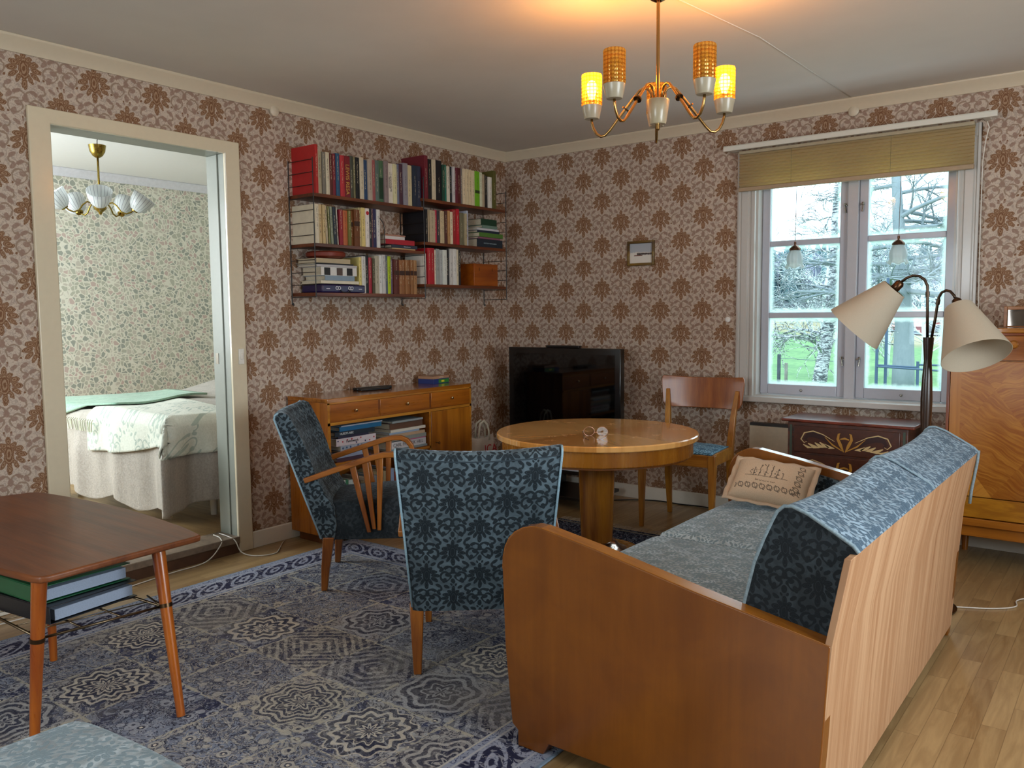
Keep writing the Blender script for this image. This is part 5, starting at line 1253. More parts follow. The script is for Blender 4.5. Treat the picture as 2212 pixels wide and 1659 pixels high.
for dz0, dz1 in ((0.478, 0.618), (0.325, 0.466), (0.168, 0.312)):
    d = MB().box(-0.262, 0.262, -CY-0.010, -CY, dz0, dz1).build('drawer', plain('4a2414', 0.35, 0, 0.2, 0.2), ch, bevel=0.003)
    zc = (dz0+dz1)/2-0.006; yf = -CY-0.0106
    bd = MB()
    for s in (-1, 1):
        leafstroke(bd, [(s*0.03, zc-0.035), (s*0.07, zc-0.005), (s*0.11, zc+0.020), (s*0.15, zc+0.034), (s*0.185, zc+0.030), (s*0.20, zc+0.008), (s*0.185, zc-0.004)], [0.002, 0.009, 0.013, 0.015, 0.013, 0.008, 0.003], yf)
    bd.build('painted_scroll', plain('2c0d08', 0.4), d, solid=0.0006)
    for s in (-1, 1):
        bc = MB()
        for (ax, az, bx, bz, wd) in ((0.05, -0.03, 0.10, -0.012, 0.008), (0.075, -0.028, 0.125, -0.004, 0.009), (0.10, -0.030, 0.15, -0.008, 0.009), (0.125, -0.034, 0.185, -0.014, 0.009), (0.16, -0.036, 0.21, -0.022, 0.006)):
            leafstroke(bc, [(s*ax, zc+az), (s*(ax+bx)/2, zc+(az+bz)/2-0.006), (s*bx, zc+bz)], [0.001, wd, 0.002], yf-0.0008)
        leafstroke(bc, [(s*0.05, zc+0.006), (s*0.11, zc+0.038), (s*0.16, zc+0.052), (s*0.205, zc+0.040), (s*0.222, zc+0.005), (s*0.205, zc-0.012), (s*0.19, zc-0.004)], [0.001, 0.0022, 0.003, 0.003, 0.003, 0.002, 0.001], yf-0.0008)
        bc.build('painted_plume', plain('c7ac7a', 0.45), d, solid=0.0006)
    by = MB()
    for s in (-1, 1):
        leafstroke(by, [(s*0.004, zc-0.045), (s*0.020, zc-0.010), (s*0.034, zc+0.020), (s*0.030, zc+0.046), (s*0.022, zc+0.050)], [0.002, 0.008, 0.007, 0.005, 0.002], yf-0.0016)
        leafstroke(by, [(s*0.01, zc-0.04), (s*0.06, zc-0.012), (s*0.10, zc+0.026)], [0.002, 0.004, 0.001], yf-0.0016)
    leafstroke(by, [(-0.022, zc+0.020), (0, zc+0.026), (0.022, zc+0.020)], [0.003, 0.005, 0.003], yf-0.0016)
    by.build('painted_bow', plain('a9782a', 0.45), d, solid=0.0006)
for s in (-1, 1): MB().box(s*0.279-0.006, s*0.279+0.006, -CY-0.002, -CY, 0.10, 0.62).build('painted_stripe', plain('3a4436', 0.45), ch)

# ---------------------------------------------------------------- tall cabinet on the right
tc = thing('tall_cabinet', 'tall honey cabinet with flame-figured veneer in diamonds at the right edge', 'cabinet', (2.962, 0, 0))
@cached
def flame():
    t = Mat('flame_veneer', 0.3); x, y, z = t.coord()
    # diamonds: fold the door into a rhombus lattice, grain turns in each
    u = (x-0.02)*(1/0.36); v = (z-0.10)*(1/0.50)
    i = t.floor(u+v); j = t.floor(u-v); r = t.rnd(t.vec(i, j, 3.0)); par = t.abs(t.frac((i+j)*0.5)) > 0.25
    sg = t.abs(t.frac(i*0.5)) > 0.25
    a1 = x*0.35+z; 
    k = (sg*2.0-1.0)*0.55
    al = z+x*k; n0 = t.noise(t.vec(x, z, r*5.0), 6.0, 2.0)
    w_ = t.noise(t.vec(x*5.0+r*11.0, al*58.0+n0*7.0, 0.0), 1.0, 4.0, 0.62, 0.9)
    w2 = t.noise(t.vec(x*2.0, z*2.0, r*7.0), 2.5, 2.0)
    f = t.sstep(w_*0.62+w2*0.25+r*0.22, 0.34, 0.76)
    c = t.mix(f, '8a4b12', 'c08434')
    edge = t.sstep(x, 0.062, 0.058)
    n4 = t.noise(t.vec(x*60.0, z*2.0, 0.0), 1.0, 3.0)
    c = t.mix(t.max(edge, t.sstep(z, 0.395, 0.385)*0.0), c, t.mix(n4, '94591c', 'b87a30'))
    t.set('Base Color', c); t.set('Coat Weight', 0.35); t.set('Coat Roughness', 0.15); return t.mat
cw2 = wood('7a3f12', 'b06a28', 'x', 0.3, 0.3); cwz = wood('7a3f12', 'b06a28', 'z', 0.3, 0.3)
MB().box(-0.002, 1.10, -0.425, -0.02, 1.112, 1.134).build('top_board', wood('8a4c20', 'b8793f', 'x', 0.12, 0.7), tc, bevel=0.004)
b = MB().box(0, 1.098, -0.40, -0.02, 0.15, 1.112); b.build('carcass', cwz, tc, bevel=0.002)
b = MB().box(-0.001, 0.012, -0.421, -0.40, 0.15, 1.112); b.box(1.086, 1.099, -0.421, -0.40, 0.15, 1.112); b.box(0.0, 1.098, -0.421, -0.40, 1.100, 1.112); b.build('lipping', wood('5a2412', '8a4426', 'z', 0.3, 0.3), tc, bevel=0.002)
for x0, x1 in ((0.014, 0.548), (0.552, 1.084)):
    d = MB().box(x0, x1, -0.420, -0.402, 0.988, 1.098).build('drawer', wood('7d3f16', 'b06a30', 'x', 0.28, 0.3), tc, bevel=0.002)
    MB().lathe([(0.001, 0), (0.016, 0), (0.019, 0.006), (0.014, 0.018), (0.001, 0.021)], 24, M=Matrix.Rotation(PI/2, 4, 'X') @ Matrix.Scale(1.0, 4)).build('knob', wood('7d3f16', 'b8783a', 'x', 0.2, 0.6), d, smooth=True, auto=0.8).location = (x0+0.252, -0.420, 1.060)
    MB().box(x0, x1, -0.420, -0.402, 0.345, 0.982).build('door', flame(), tc, bevel=0.002)
    MB().box(x0, x1, -0.419, -0.402, 0.245, 0.341).build('lower_panel', wood('8f5318', 'c0822f', 'x', 0.3, 0.3, 1.0, 0.6), tc, bevel=0.002)
MB().box(-0.004, 1.102, -0.428, -0.02, 0.205, 0.241).build('base_moulding', cw2, tc, bevel=0.004)
b = MB().box(0.01, 1.09, -0.405, -0.04, 0.15, 0.205); b.build('apron', cw2, tc, bevel=0.003)
for lx in (0.05, 1.05):
    for ly in (-0.36, -0.08): MB().tube([(lx, ly, 0), (lx, ly, 0.15)], [0.014, 0.022], 12).build('leg', cwz, tc, smooth=True, auto=0.7)
mf = thing('wooden_tray_frame', 'small wooden framed board standing on the tall cabinet', 'frame', (3.157, -0.20, 1.1345))
b = MB().box(0, 0.014, 0, 0.03, 0, 0.098); b.box(0.286, 0.30, 0, 0.03, 0, 0.098); b.box(0.014, 0.286, 0, 0.03, 0.082, 0.098); b.box(0.014, 0.286, 0, 0.03, 0, 0.006)
b.build('frame', wood('7a4318', 'a86a34', 'x', 0.35, 0.2), mf, bevel=0.002)
MB().box(0.014, 0.286, 0.018, 0.024, 0.006, 0.082).build('glass', Mat('smoky_glass', 0.05, Metallic=0.8, Base_Color=lin('8a8078')).mat, mf)

# ---------------------------------------------------------------- floor lamp
fl = thing('floor_lamp', 'two-armed floor lamp with dark turned pole and cream cone shades behind the sofa', 'floor lamp', (3.005, -1.10, 0))
dk = wood('1c0f0a', '3f2418', 'z', 0.3, 0.4); br = metal('4d3f33', 0.3)
MB().lathe([(0.001, 0), (0.135, 0), (0.138, 0.008), (0.10, 0.02), (0.04, 0.03), (0.014, 0.04), (0.001, 0.04)], 40).build('base', br, fl, smooth=True, auto=0.7)
MB().lathe([(0.001, 0.04), (0.012, 0.04), (0.013, 0.5), (0.018, 0.62), (0.018, 0.705), (0.013, 0.712), (0.013, 0.722), (0.018, 0.728), (0.0215, 0.80), (0.0225, 0.86), (0.019, 0.95), (0.0145, 1.015), (0.0155, 1.03), (0.0195, 1.085), (0.0205, 1.110), (0.001, 1.110)], 24).build('pole', dk, fl, smooth=True, auto=0.5)
MB().tube([(-0.004, 0, 1.10), (-0.007, 0, 1.20), (-0.009, 0, 1.29), (-0.010, 0, 1.315), (-0.020, -0.003, 1.340), (-0.040, -0.006, 1.356), (-0.062, -0.008, 1.359), (-0.086, -0.010, 1.350), (-0.106, -0.012, 1.334)], 0.0055, 10).build('arm', br, fl, smooth=True)
MB().tube([(0.010, 0, 1.10), (0.022, -0.002, 1.18), (0.030, -0.004, 1.25), (0.034, -0.006, 1.270), (0.044, -0.010, 1.288), (0.060, -0.014, 1.296), (0.076, -0.018, 1.292), (0.090, -0.022, 1.276), (0.097, -0.024, 1.262)], 0.0055, 10).build('arm', br, fl, smooth=True)
for p, q in (((-0.0085, 0, 1.272), (-0.0092, 0, 1.293)), ((0.029, -0.004, 1.240), (0.033, -0.005, 1.262))): MB().tube([p, q], 0.0078, 12).build('joint_sleeve', br, fl, smooth=True, auto=0.6)
@cached
def shade_mat():
    t = Mat('linen_shade', 0.8); x, y, z = t.coord(); n = t.noise(t.vec(x, y, z), 400.0, 2.0)
    t.set('Base Color', t.mix(n, 'bbae9a', 'cdc0aa'))
    T = t.nt.nodes.new('ShaderNodeBsdfTranslucent'); T.inputs[0].default_value = lin('e3d8c0')
    Mx = t.nt.nodes.new('ShaderNodeMixShader'); Mx.inputs[0].default_value = 0.22
    t.nt.links.new(t.b.outputs[0], Mx.inputs[1]); t.nt.links.new(T.outputs[0], Mx.inputs[2]); t.nt.links.new(Mx.outputs[0], t.o.inputs[0])
    return t.mat
def head(p0, d, name, sw):
    d = Vector(d).normalized(); Q = d.to_track_quat('Z', 'Y').to_matrix().to_4x4(); M = Matrix.Translation(Vector(p0)) @ Q
    s = MB().lathe([(0.001, 0), (0.010, 0), (0.014, 0.004), (0.0185, 0.010), (0.0185, 0.042), (0.016, 0.046), (0.001, 0.046)], 24, M=M).build('socket', metal('5a4230', 0.28), fl, smooth=True, auto=0.7)
    if sw: MB().tube([M @ Vector((0.015, 0, 0.02)), M @ Vector((0.034, 0, 0.02)), M @ Vector((0.046, 0.004, 0.02))], [0.003, 0.004, 0.0065], 10).build('switch', plain('0f0e0e', 0.3), s, smooth=True)
    MB().lathe([(0.048, 0.042), (0.0500, 0.042), (0.122, 0.262), (0.1235, 0.262), (0.0515, 0.040), (0.048, 0.040)], 64, M=M, cap=False).build('lamp_shade', shade_mat(), fl, smooth=True, auto=0.8)
    MB().lathe([(0.001, 0.05), (0.012, 0.055), (0.014, 0.08), (0.028, 0.12), (0.024, 0.15), (0.001, 0.16)], 20, M=M).build('bulb', plain('eeeeea', 0.2), fl, smooth=True)
head((-0.104, -0.012, 1.336), (-0.150, -0.02, -0.165), 'l', False)
head((0.097, -0.024, 1.263), (0.082, -0.095, -0.19), 'r', True)

# ---------------------------------------------------------------- chandelier
CHX, CHY = 2.305, -2.095
cd = thing('chandelier', 'five-armed brass ceiling lamp with amber pressed-glass shades, two of them lit', 'chandelier', (CHX, CHY, 0))
bs = metal('a8834f', 0.22)
MB().lathe([(0.001, H), (0.048, H), (0.047, H-0.02), (0.040, H-0.042), (0.026, H-0.058), (0.010, H-0.066), (0.001, H-0.066)], 32).build('canopy', metal('7d6248', 0.15), cd, smooth=True, auto=0.6)
MB().lathe([(0.001, 1.95), (0.0062, 1.95), (0.0062, H-0.06), (0.001, H-0.06)], 16).build('rod', bs, cd, smooth=True, auto=0.6)
MB().lathe([(0.001, 1.962), (0.040, 1.962), (0.0415, 1.958), (0.030, 1.884), (0.027, 1.879), (0.001, 1.879)], 32).build('hub_cup', plain('b5a98c', 0.3, 0, 0.4), cd, smooth=True, auto=0.6)
MB().lathe([(0.001, 1.88), (0.008, 1.88), (0.008, 1.862), (0.005, 1.858), (0.001, 1.857)], 16).build('finial', bs, cd, smooth=True, auto=0.6)
@cached
def amber():
    t = Mat('amber_pressed_glass', 0.08); x, y, z = t.coord()
    th = t.atan2(y, x)*(18/(2*PI)); a = t.frac(th)-0.5; b_ = t.frac(z*(1/0.0125))-0.5
    facet = t.abs(a)+t.abs(b_); g = t.max(t.abs(a), t.abs(b_))
    lines = t.sstep(g, 0.40, 0.48)
    T = t.nt.nodes.new('ShaderNodeBsdfTransparent'); t.put(T.inputs[0], t.mix(lines, 'fff0b4', 'c08a34'))
    G = t.nt.nodes.new('ShaderNodeBsdfGlossy'); G.inputs['Roughness'].default_value = 0.12; G.inputs[0].default_value = lin('ffd98c')
    D = t.nt.nodes.new('ShaderNodeBsdfTranslucent'); t.put(D.inputs[0], t.mix(lines, 'ffd05e', 'b87a1c'))
    D2 = t.nt.nodes.new('ShaderNodeBsdfDiffuse'); t.put(D2.inputs[0], t.mix(t.sstep(facet, 0.3, 0.6), 'ffc858', 'cf8c28'))
    bp = t.nt.nodes.new('ShaderNodeBump'); bp.inputs['Strength'].default_value = 0.9; bp.inputs['Distance'].default_value = 0.004; t.put(bp.inputs['Height'], 1.0-facet)
    for n in (G, D, D2): t.nt.links.new(bp.outputs[0], n.inputs['Normal'])
    M1 = t.nt.nodes.new('ShaderNodeMixShader'); M1.inputs[0].default_value = 0.5
    t.nt.links.new(D.outputs[0], M1.inputs[1]); t.nt.links.new(D2.outputs[0], M1.inputs[2])
    M2 = t.nt.nodes.new('ShaderNodeMixShader'); M2.inputs[0].default_value = 0.25; t.nt.links.new(M1.outputs[0], M2.inputs[1]); t.nt.links.new(G.outputs[0], M2.inputs[2])
    M3 = t.nt.nodes.new('ShaderNodeMixShader'); M3.inputs[0].default_value = 0.55; t.nt.links.new(M2.outputs[0], M3.inputs[1]); t.nt.links.new(T.outputs[0], M3.inputs[2])
    t.nt.links.new(M3.outputs[0], t.o.inputs[0])
    return t.mat
@cached
def glow():
    t = Mat('lit_bulb', 0.3); t.set('Base Color', 'fff0c8'); t.set('Emission Color', (1.0, 0.74, 0.32, 1)); t.set('Emission Strength', 45.0); return t.mat
away = math.atan2(CHY+4.7804, CHX-3.7044)
Rr_ = 0.247
for i in range(5):
    q = away+2*PI*i/5+0.02; c, s = math.cos(q), math.sin(q)
    zo = {0: 0.0, 1: 0.005, 2: 0.0, 3: 0.0, 4: 0.022}[i]*0+0.0
    path = [(0.022, 1.955), (0.024, 1.985), (0.034, 2.003), (0.050, 2.009), (0.066, 2.002), (0.085, 1.982), (0.14, 1.920), (0.178, 1.876), (0.196, 1.860), (0.212, 1.858), (0.228, 1.868), (0.241, 1.890), (0.247, 1.912), (0.247, 1.925)]
    arm = MB().tube([(r*c, r*s, z) for r, z in path], 0.0048, 10).build('arm', bs, cd, smooth=True)
    px, pz = 0.118, 1.945
    d = Vector((c*0.66, s*0.66, -0.75)).normalized(); p = Vector((px*c, px*s, pz))
    MB().tube([p-d*0.003, p-d*0.0028, p+d*0.0028, p+d*0.003], [0.004, 0.014, 0.014, 0.004], 20).build('disc_collar', metal('5a4632', 0.3), arm, smooth=True, auto=0.5)
    X, Y = Rr_*c, Rr_*s
    MB().lathe([(0.001, 1.924), (0.026, 1.924), (0.028, 1.927), (0.036, 1.966), (0.0365, 1.970), (0.001, 1.970)], 28, (X, Y, 0)).build('cup', plain('ada28a', 0.35, 0, 0.3), cd, smooth=True, auto=0.6)
    g = MB().lathe([(0.034, 0.0), (0.0372, 0.002), (0.0372, 0.108), (0.035, 0.112), (0.0335, 0.108), (0.0335, 0.002)], 36, cap=False).build('glass_shade', amber(), cd, smooth=True, auto=0.8)
    g.location = (X, Y, 1.969); g.rotation_euler = (0, 0, q)
    MB().lathe([(0.001, 1.969), (0.013, 1.969), (0.013, 1.992), (0.001, 1.992)], 16, (X, Y, 0)).build('lamp_holder', plain('2a211a', 0.4), cd, smooth=True, auto=0.6)
    # arms 1 and 4 stand to the left and right seen from the camera: those are the lit ones
    lit = i in (1, 4)
    o = MB().lathe([(0.001, 1.992), (0.010, 1.994), (0.012, 2.004), (0.018, 2.022), (0.020, 2.036), (0.017, 2.050), (0.009, 2.059), (0.001, 2.061)], 20, (X, Y, 0)).build('bulb', glow() if lit else plain('e8e2d4', 0.15), cd, smooth=True)
    if lit:
        l = bpy.data.lights.new('chandelier_bulb_light', 'POINT'); l.energy = 8.0; l.color = (1.0, 0.38, 0.07); l.shadow_soft_size = 0.03
        lo = bpy.data.objects.new('chandelier_bulb_light', l); COL.objects.link(lo); lo.location = (CHX+X, CHY+Y, 2.075)
# ---------------------------------------------------------------- bedroom: bed with its covers, ceiling lamp
@cached
def cloth(c0, c1, kind):
    t = Mat('cloth_'+c0, 0.9); x, y, z = t.coord(); n = t.noise(t.vec(x, y, z), 90.0, 3.0, 0.7); w_ = t.noise(t.vec(x*14.0, y*14.0, z*3.0), 1.0, 3.0)
    c = t.mix(t.sstep(n*0.6+w_*0.4, 0.3, 0.7), c0, c1)
    if kind == 'throw':
        u = t.m('ADD', x, y*0.3); d, g, r, dots = damask(t, (x+y*0.6)*3.6, (z*1.0-y*0.5+x*0.1)*3.0+0.3)
        m_ = t.max(1.0-t.sstep(g, 0.5, 0.8), 1.0-t.sstep(r, 0.008, 0.016))
        c = t.mix(m_*0.60, c, '86a196')
    t.set('Base Color', c); t.set('Sheen Weight', 0.2); t.bump(n+w_, 0.6, 0.006)
    return t.mat
bed = thing('bed', 'bed with a pale grey bedspread hanging to the floor in the room behind the doorway', 'bed', (0, 0, 0.08))
BX0, BX1, BY0, BY1, BZ = -1.85, -0.42, -2.40, -0.35, 0.60
b = MB().box(BX0+0.02, BX1-0.03, BY0+0.03, BY1, 0.22, 0.36); b.build('bed_base', plain('cfc9c0', 0.8), bed, bevel=0.01)
b = MB().box(BX0+0.01, BX1-0.02, BY0+0.02, BY1, 0.36, 0.585); b.build('mattress', plain('d6d0c6', 0.9), bed, bevel=0.03, seg=3)
for (x, y) in ((BX1-0.12, BY0+0.32), (BX0+0.12, BY0+0.12), (BX1-0.12, BY1-0.12), (BX0+0.12, BY1-0.12)): MB().lathe([(0.001, 0), (0.018, 0), (0.026, 0.22), (0.001, 0.22)], 16, (x, y, 0)).build('leg', plain('dedad0', 0.5), bed, smooth=True, auto=0.6)
def topz(x, y):
    return BZ+0.012*math.sin(x*5+y*3)+0.10*max(0, min(1, (y+1.75)/0.7))**1.5*1.0+0.010*math.sin(y*11)*math.sin(x*7)
def drape(x, y, r=0.03, lift=0.0, fold=1.0, kx=17.0, ky=13.0, ph=0.0):
    dx = max(0.0, x-BX1); dy = max(0.0, BY0-y); d = math.hypot(dx, dy)
    cx, cy = min(x, BX1), max(y, BY0)
    z = topz(cx, cy)+lift
    if d > 0:
        f = min(1, d/0.25)
        if dx > 0 and dy > 0: s = 0.09*f*fold; z -= max(dx, dy)+0.0; ox = r+s*(0.6+0.5*math.sin(9*math.atan2(dy, dx)+1)); oy = r+s*(0.6+0.5*math.cos(9*math.atan2(dy, dx)))
        elif dx > 0: z -= dx; ox = min(r, dx)+0.028*fold*f*(0.7+math.sin(cy*kx+ph)+0.4*math.sin(cy*kx*2.3)); oy = 0
        else: z -= dy; oy = min(r, dy)+0.022*fold*f*(0.8+math.sin(cx*ky+ph)+0.4*math.sin(cx*ky*2.1+1)); ox = 0
        cx += ox; cy -= oy
    return cx, cy, z
def sp(u, v):
    x = BX0+0.02+u*(BX1-BX0-0.02+0.50); y = BY1-v*(BY1-BY0+0.54)
    p = drape(x, y); zmin = 0.035+0.05*math.sin(x*6+1)**2+0.05*math.sin(y*5)**2
    return (p[0], p[1], max(p[2], zmin))
MB().grid(sp, 120, 120).build('bedspread', cloth('9a948a', 'b8b2a8', 'a'), bed, smooth=True, solid=0.004)
th = MB().grid(lambda u, v: (lambda x, y: drape(x, y, 0.048, 0.012))(-1.26+0.05*v+u*(0.99+0.03*math.sin(3*v)), -1.95+0.05*u-v*(0.70-0.05*u+0.02*math.sin(5*u))), 70, 60)
o = th.build('throw_blanket', cloth('cdd4c6', 'e2e6da', 'throw'), smooth=True, solid=0.008); o.location = (0, 0, 0.08); tag(o, 'white throw with green printed tendrils over the near corner of the bed', 'blanket')
th = MB().grid(lambda u, v: drape(-1.80+u*(0.70-0.35*v*0+0.0)-0.0, -1.62-0.12*u-v*(0.90-0.30*u), 0.066, 0.028), 40, 40)
o = th.build('green_blanket', cloth('7fa892', 'a9c7b2', 'g'), smooth=True, solid=0.012); o.location = (0, 0, 0.08); tag(o, 'pale green woollen blanket across the left end of the bed', 'blanket')
b = MB()
for i in range(16):
    x = -1.50+i*0.026; b.tube([(x, BY0-0.075, 0.08+0.60-0.05), (x+random.uniform(-0.01, 0.01), BY0-0.085, 0.08+0.54), (x+random.uniform(-0.015, 0.015), BY0-0.08, 0.08+0.48)], 0.004, 5)
fr = b.build('fringe', plain('d8ddc8', 0.9)); fr.parent = o; fr.location = (0, 0, -0.08); fr['kind'] = 'stuff'
bl_ = thing('bedroom_chandelier', 'brass ceiling lamp with striped white glass bowls in the room behind the doorway', 'chandelier', (-1.6, -2.123, 0))
bs2 = metal('8f7a3a', 0.25)
MB().lathe([(0.001, 2.222), (0.012, 2.222), (0.030, 2.235), (0.045, 2.26), (0.052, 2.300), (0.050, 2.300), (0.001, 2.298)], 28).build('canopy', bs2, bl_, smooth=True, auto=0.7)
MB().tube([(0, 0, 2.29), (0.004, 0.0, 2.33), (0, 0.012, H)], 0.003, 6).build('cord', plain('2b2418', 0.6), bl_, smooth=True)
MB().lathe([(0.001, 1.905), (0.0065, 1.905), (0.0065, 2.225), (0.001, 2.225)], 12).build('rod', bs2, bl_, smooth=True)
MB().lathe([(0.001, 1.868), (0.008, 1.870), (0.014, 1.885), (0.034, 1.900), (0.040, 1.915), (0.012, 1.925), (0.001, 1.925)], 24).build('hub', bs2, bl_, smooth=True, auto=0.8)
@cached
def stripe_glass():
    t = Mat('striped_opal_glass', 0.2); x, y, z = t.coord(); th_ = t.frac(t.atan2(y, x)*(20/(2*PI))); l = t.band(th_, 0.5, 0.06, 0.03)
    t.set('Base Color', t.mix(l, 'e6eaea', '8a8c96'))
    T = t.nt.nodes.new('ShaderNodeBsdfTranslucent'); t.put(T.inputs[0], t.mix(l, 'e9eded', 'a0a2aa'))
    Mx = t.nt.nodes.new('ShaderNodeMixShader'); Mx.inputs[0].default_value = 0.45
    t.nt.links.new(t.b.outputs[0], Mx.inputs[1]); t.nt.links.new(T.outputs[0], Mx.inputs[2]); t.nt.links.new(Mx.outputs[0], t.o.inputs[0]); return t.mat
for i in range(5):
    # one arm points to the camera, the others spread
    q = math.atan2(-4.78+2.123, 3.70+1.6)+2*PI*i/5; c, s = math.cos(q), math.sin(q)
    MB().tube([(r*c, r*s, z) for r, z in ((0.02, 1.905), (0.045, 1.935), (0.075, 1.945), (0.10, 1.925), (0.125, 1.888), (0.155, 1.875), (0.185, 1.885), (0.20, 1.90))], 0.0048, 8).build('arm', bs2, bl_, smooth=True)
    M = Matrix.Translation((0.205*c, 0.205*s, 1.895)) @ Matrix.Rotation(q, 4, 'Z') @ Matrix.Rotation(math.radians(38), 4, 'Y')
    g = MB().lathe([(0.004, 0.0), (0.030, 0.006), (0.052, 0.030), (0.066, 0.065), (0.074, 0.110), (0.0715, 0.110), (0.063, 0.066), (0.049, 0.032), (0.004, 0.004)], 40, cap=False).build('glass_bowl', stripe_glass(), bl_, smooth=True)
    g.matrix_local = M
    MB().lathe([(0.001, -0.006), (0.020, -0.004), (0.024, 0.004), (0.001, 0.006)], 16, M=M).build('gallery', bs2, bl_, smooth=True, auto=0.8)

# ---------------------------------------------------------------- cords on the floor
def bez(pts, n=8):
    P = [Vector(p) for p in pts]; out = []
    for i in range(len(P)-1):
        p0, p1, p2, p3 = P[max(i-1, 0)], P[i], P[i+1], P[min(i+2, len(P)-1)]
        for k in range(n):
            f = k/n; out.append(0.5*((2*p1)+(-p0+p2)*f+(2*p0-5*p1+4*p2-p3)*f*f+(-p0+3*p1-3*p2+p3)*f**3))
    return out+[P[-1]]
def cord(label, pts, col, r=0.003):
    o = MB().tube(bez(pts), r, 6).build('power_cord', plain(col, 0.5), smooth=True); return tag(o, label, 'cord')
cord('white cable looping from the threshold of the doorway towards the sideboard', [(-0.10, -2.335, 0.090), (-0.02, -2.345, 0.092), (0.036, -2.335, 0.075), (0.07, -2.325, 0.02), (0.13, -2.305, 0.005), (0.18, -2.26, 0.004), (0.19, -2.20, 0.004), (0.13, -2.13, 0.004), (0.06, -2.06, 0.004), (0.03, -2.02, 0.004)], 'ded9cf')
cord('white cable running from the threshold of the doorway down to the coffee table', [(-0.10, -2.37, 0.090), (-0.01, -2.39, 0.092), (0.038, -2.42, 0.07), (0.06, -2.52, 0.012), (0.06, -2.70, 0.004), (0.09, -2.90, 0.004), (0.14, -3.15, 0.004), (0.12, -3.5, 0.004), (0.2, -3.9, 0.004)], 'ded9cf')
cord('thin white cable curling on the wooden floor behind the sofa at the right', [(3.05, -1.08, 0.004), (3.16, -1.03, 0.004), (3.26, -0.975, 0.004), (3.325, -0.90, 0.004), (3.32, -0.82, 0.004), (3.36, -0.76, 0.004), (3.50, -0.72, 0.004), (3.60, -0.55, 0.004)], 'e3ded4', 0.0028)
cord('black cable along the foot of the window wall under the dining chair', [(0.98, -0.17, 0.004), (1.10, -0.08, 0.006), (1.25, -0.035, 0.010), (1.40, -0.024, 0.006), (1.55, -0.03, 0.012), (1.70, -0.028, 0.005), (1.85, -0.024, 0.005)], '16130f', 0.004)

# ---------------------------------------------------------------- outdoors
def gz(x, y):
    a = -x-15.8; k = 0.0029*max(0, y-20)*a
    return -1.25+0.0135*(y-20)+max(-0.6, min(1.6, k))
@cached
def grass():
    t = Mat('wet_meadow', 0.9); x, y, z = t.coord()
    n = t.noise(t.vec(x, y, 0.0), 0.25, 4.0, 0.6); n2 = t.noise(t.vec(x*1.0, y*0.25, 0.0), 5.0, 3.0, 0.7)
    c = t.mix(t.sstep(n*0.5+n2*0.5, 0.35, 0.65), '3f6b3e', '5f8a50')
    far = t.sstep(y+n*8.0, 58.0, 66.0); c = t.mix(far*0.8, c, '86785e')
    near = t.sstep(y+n2*3.0, 17.5, 15.0); c = t.mix(near*t.sstep(n2, 0.4, 0.6), c, 'a99e6c')
    t.set('Base Color', c); return t.mat
b = MB().grid(lambda u, v: ((u-0.5)*190-10, 3+v**1.5*110, gz((u-0.5)*190-10, 3+v**1.5*110)), 70, 60)
o = b.build('field', grass(), smooth=True); struct(o)
b = MB().grid(lambda u, v: (-70+u*90, 75.0+0.06*(-70+u*90)+v*4.5, gz(-70+u*90, 77)+0.12), 60, 2)
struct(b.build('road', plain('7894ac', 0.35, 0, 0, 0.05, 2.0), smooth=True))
# wooded hillside: terrain, then trees nobody could count
def hz_(x, y): return gz(x, 82)+max(0, (y-82))*0.10
b = MB().grid(lambda u, v: (-110+u*170, 82+v*120, hz_(-110+u*170, 82+v*120)+1.0*math.sin(u*23)*math.sin(v*9)), 60, 30)
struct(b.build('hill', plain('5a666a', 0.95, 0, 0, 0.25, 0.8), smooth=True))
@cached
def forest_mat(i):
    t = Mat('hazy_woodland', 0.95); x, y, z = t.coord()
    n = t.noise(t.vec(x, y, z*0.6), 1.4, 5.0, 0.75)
    a, c = (('2f545c', '64868c'), ('4a5468', '7c7c8e'), ('8a7f88', 'c2b2ae'))[i]  # distance haze is put into these tree colours
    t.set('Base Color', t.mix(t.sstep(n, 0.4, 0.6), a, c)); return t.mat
rnd = random.Random(3)
wd_o = None
for kind in range(2):
    b = MB()
    for i in range(230):
        y = rnd.uniform(88, 165); x = rnd.uniform(-62, 5)*(y/110)
        h = rnd.uniform(4.0, 7.0)*(1.0 if kind == 0 else 0.75); z0 = hz_(x, y)-0.3; r = h*rnd.uniform(0.16, 0.22)
        if kind == 0:
            prof = [(0.05*r, 0), (r, h*0.12), (r*0.62, h*0.38), (r*0.78, h*0.40), (r*0.40, h*0.66), (r*0.52, h*0.68), (0.02, h)]
            b.lathe(prof, 7, (x, y, z0), rfun=lambda q, z: 1+0.25*math.sin(3*q+z))
        else:
            b.lathe([(0.1*r, 0), (0.12*r, h*0.25), (r*1.0, h*0.45), (r*1.15, h*0.65), (r*0.8, h*0.88), (0.05, h)], 8, (x, y, z0), rfun=lambda q, z: 1+0.3*math.sin(4*q+z*2))
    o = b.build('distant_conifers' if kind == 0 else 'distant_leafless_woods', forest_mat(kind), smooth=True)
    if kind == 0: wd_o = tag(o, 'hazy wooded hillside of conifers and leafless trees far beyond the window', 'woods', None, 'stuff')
    else: o.parent = wd_o; o['kind'] = 'stuff'
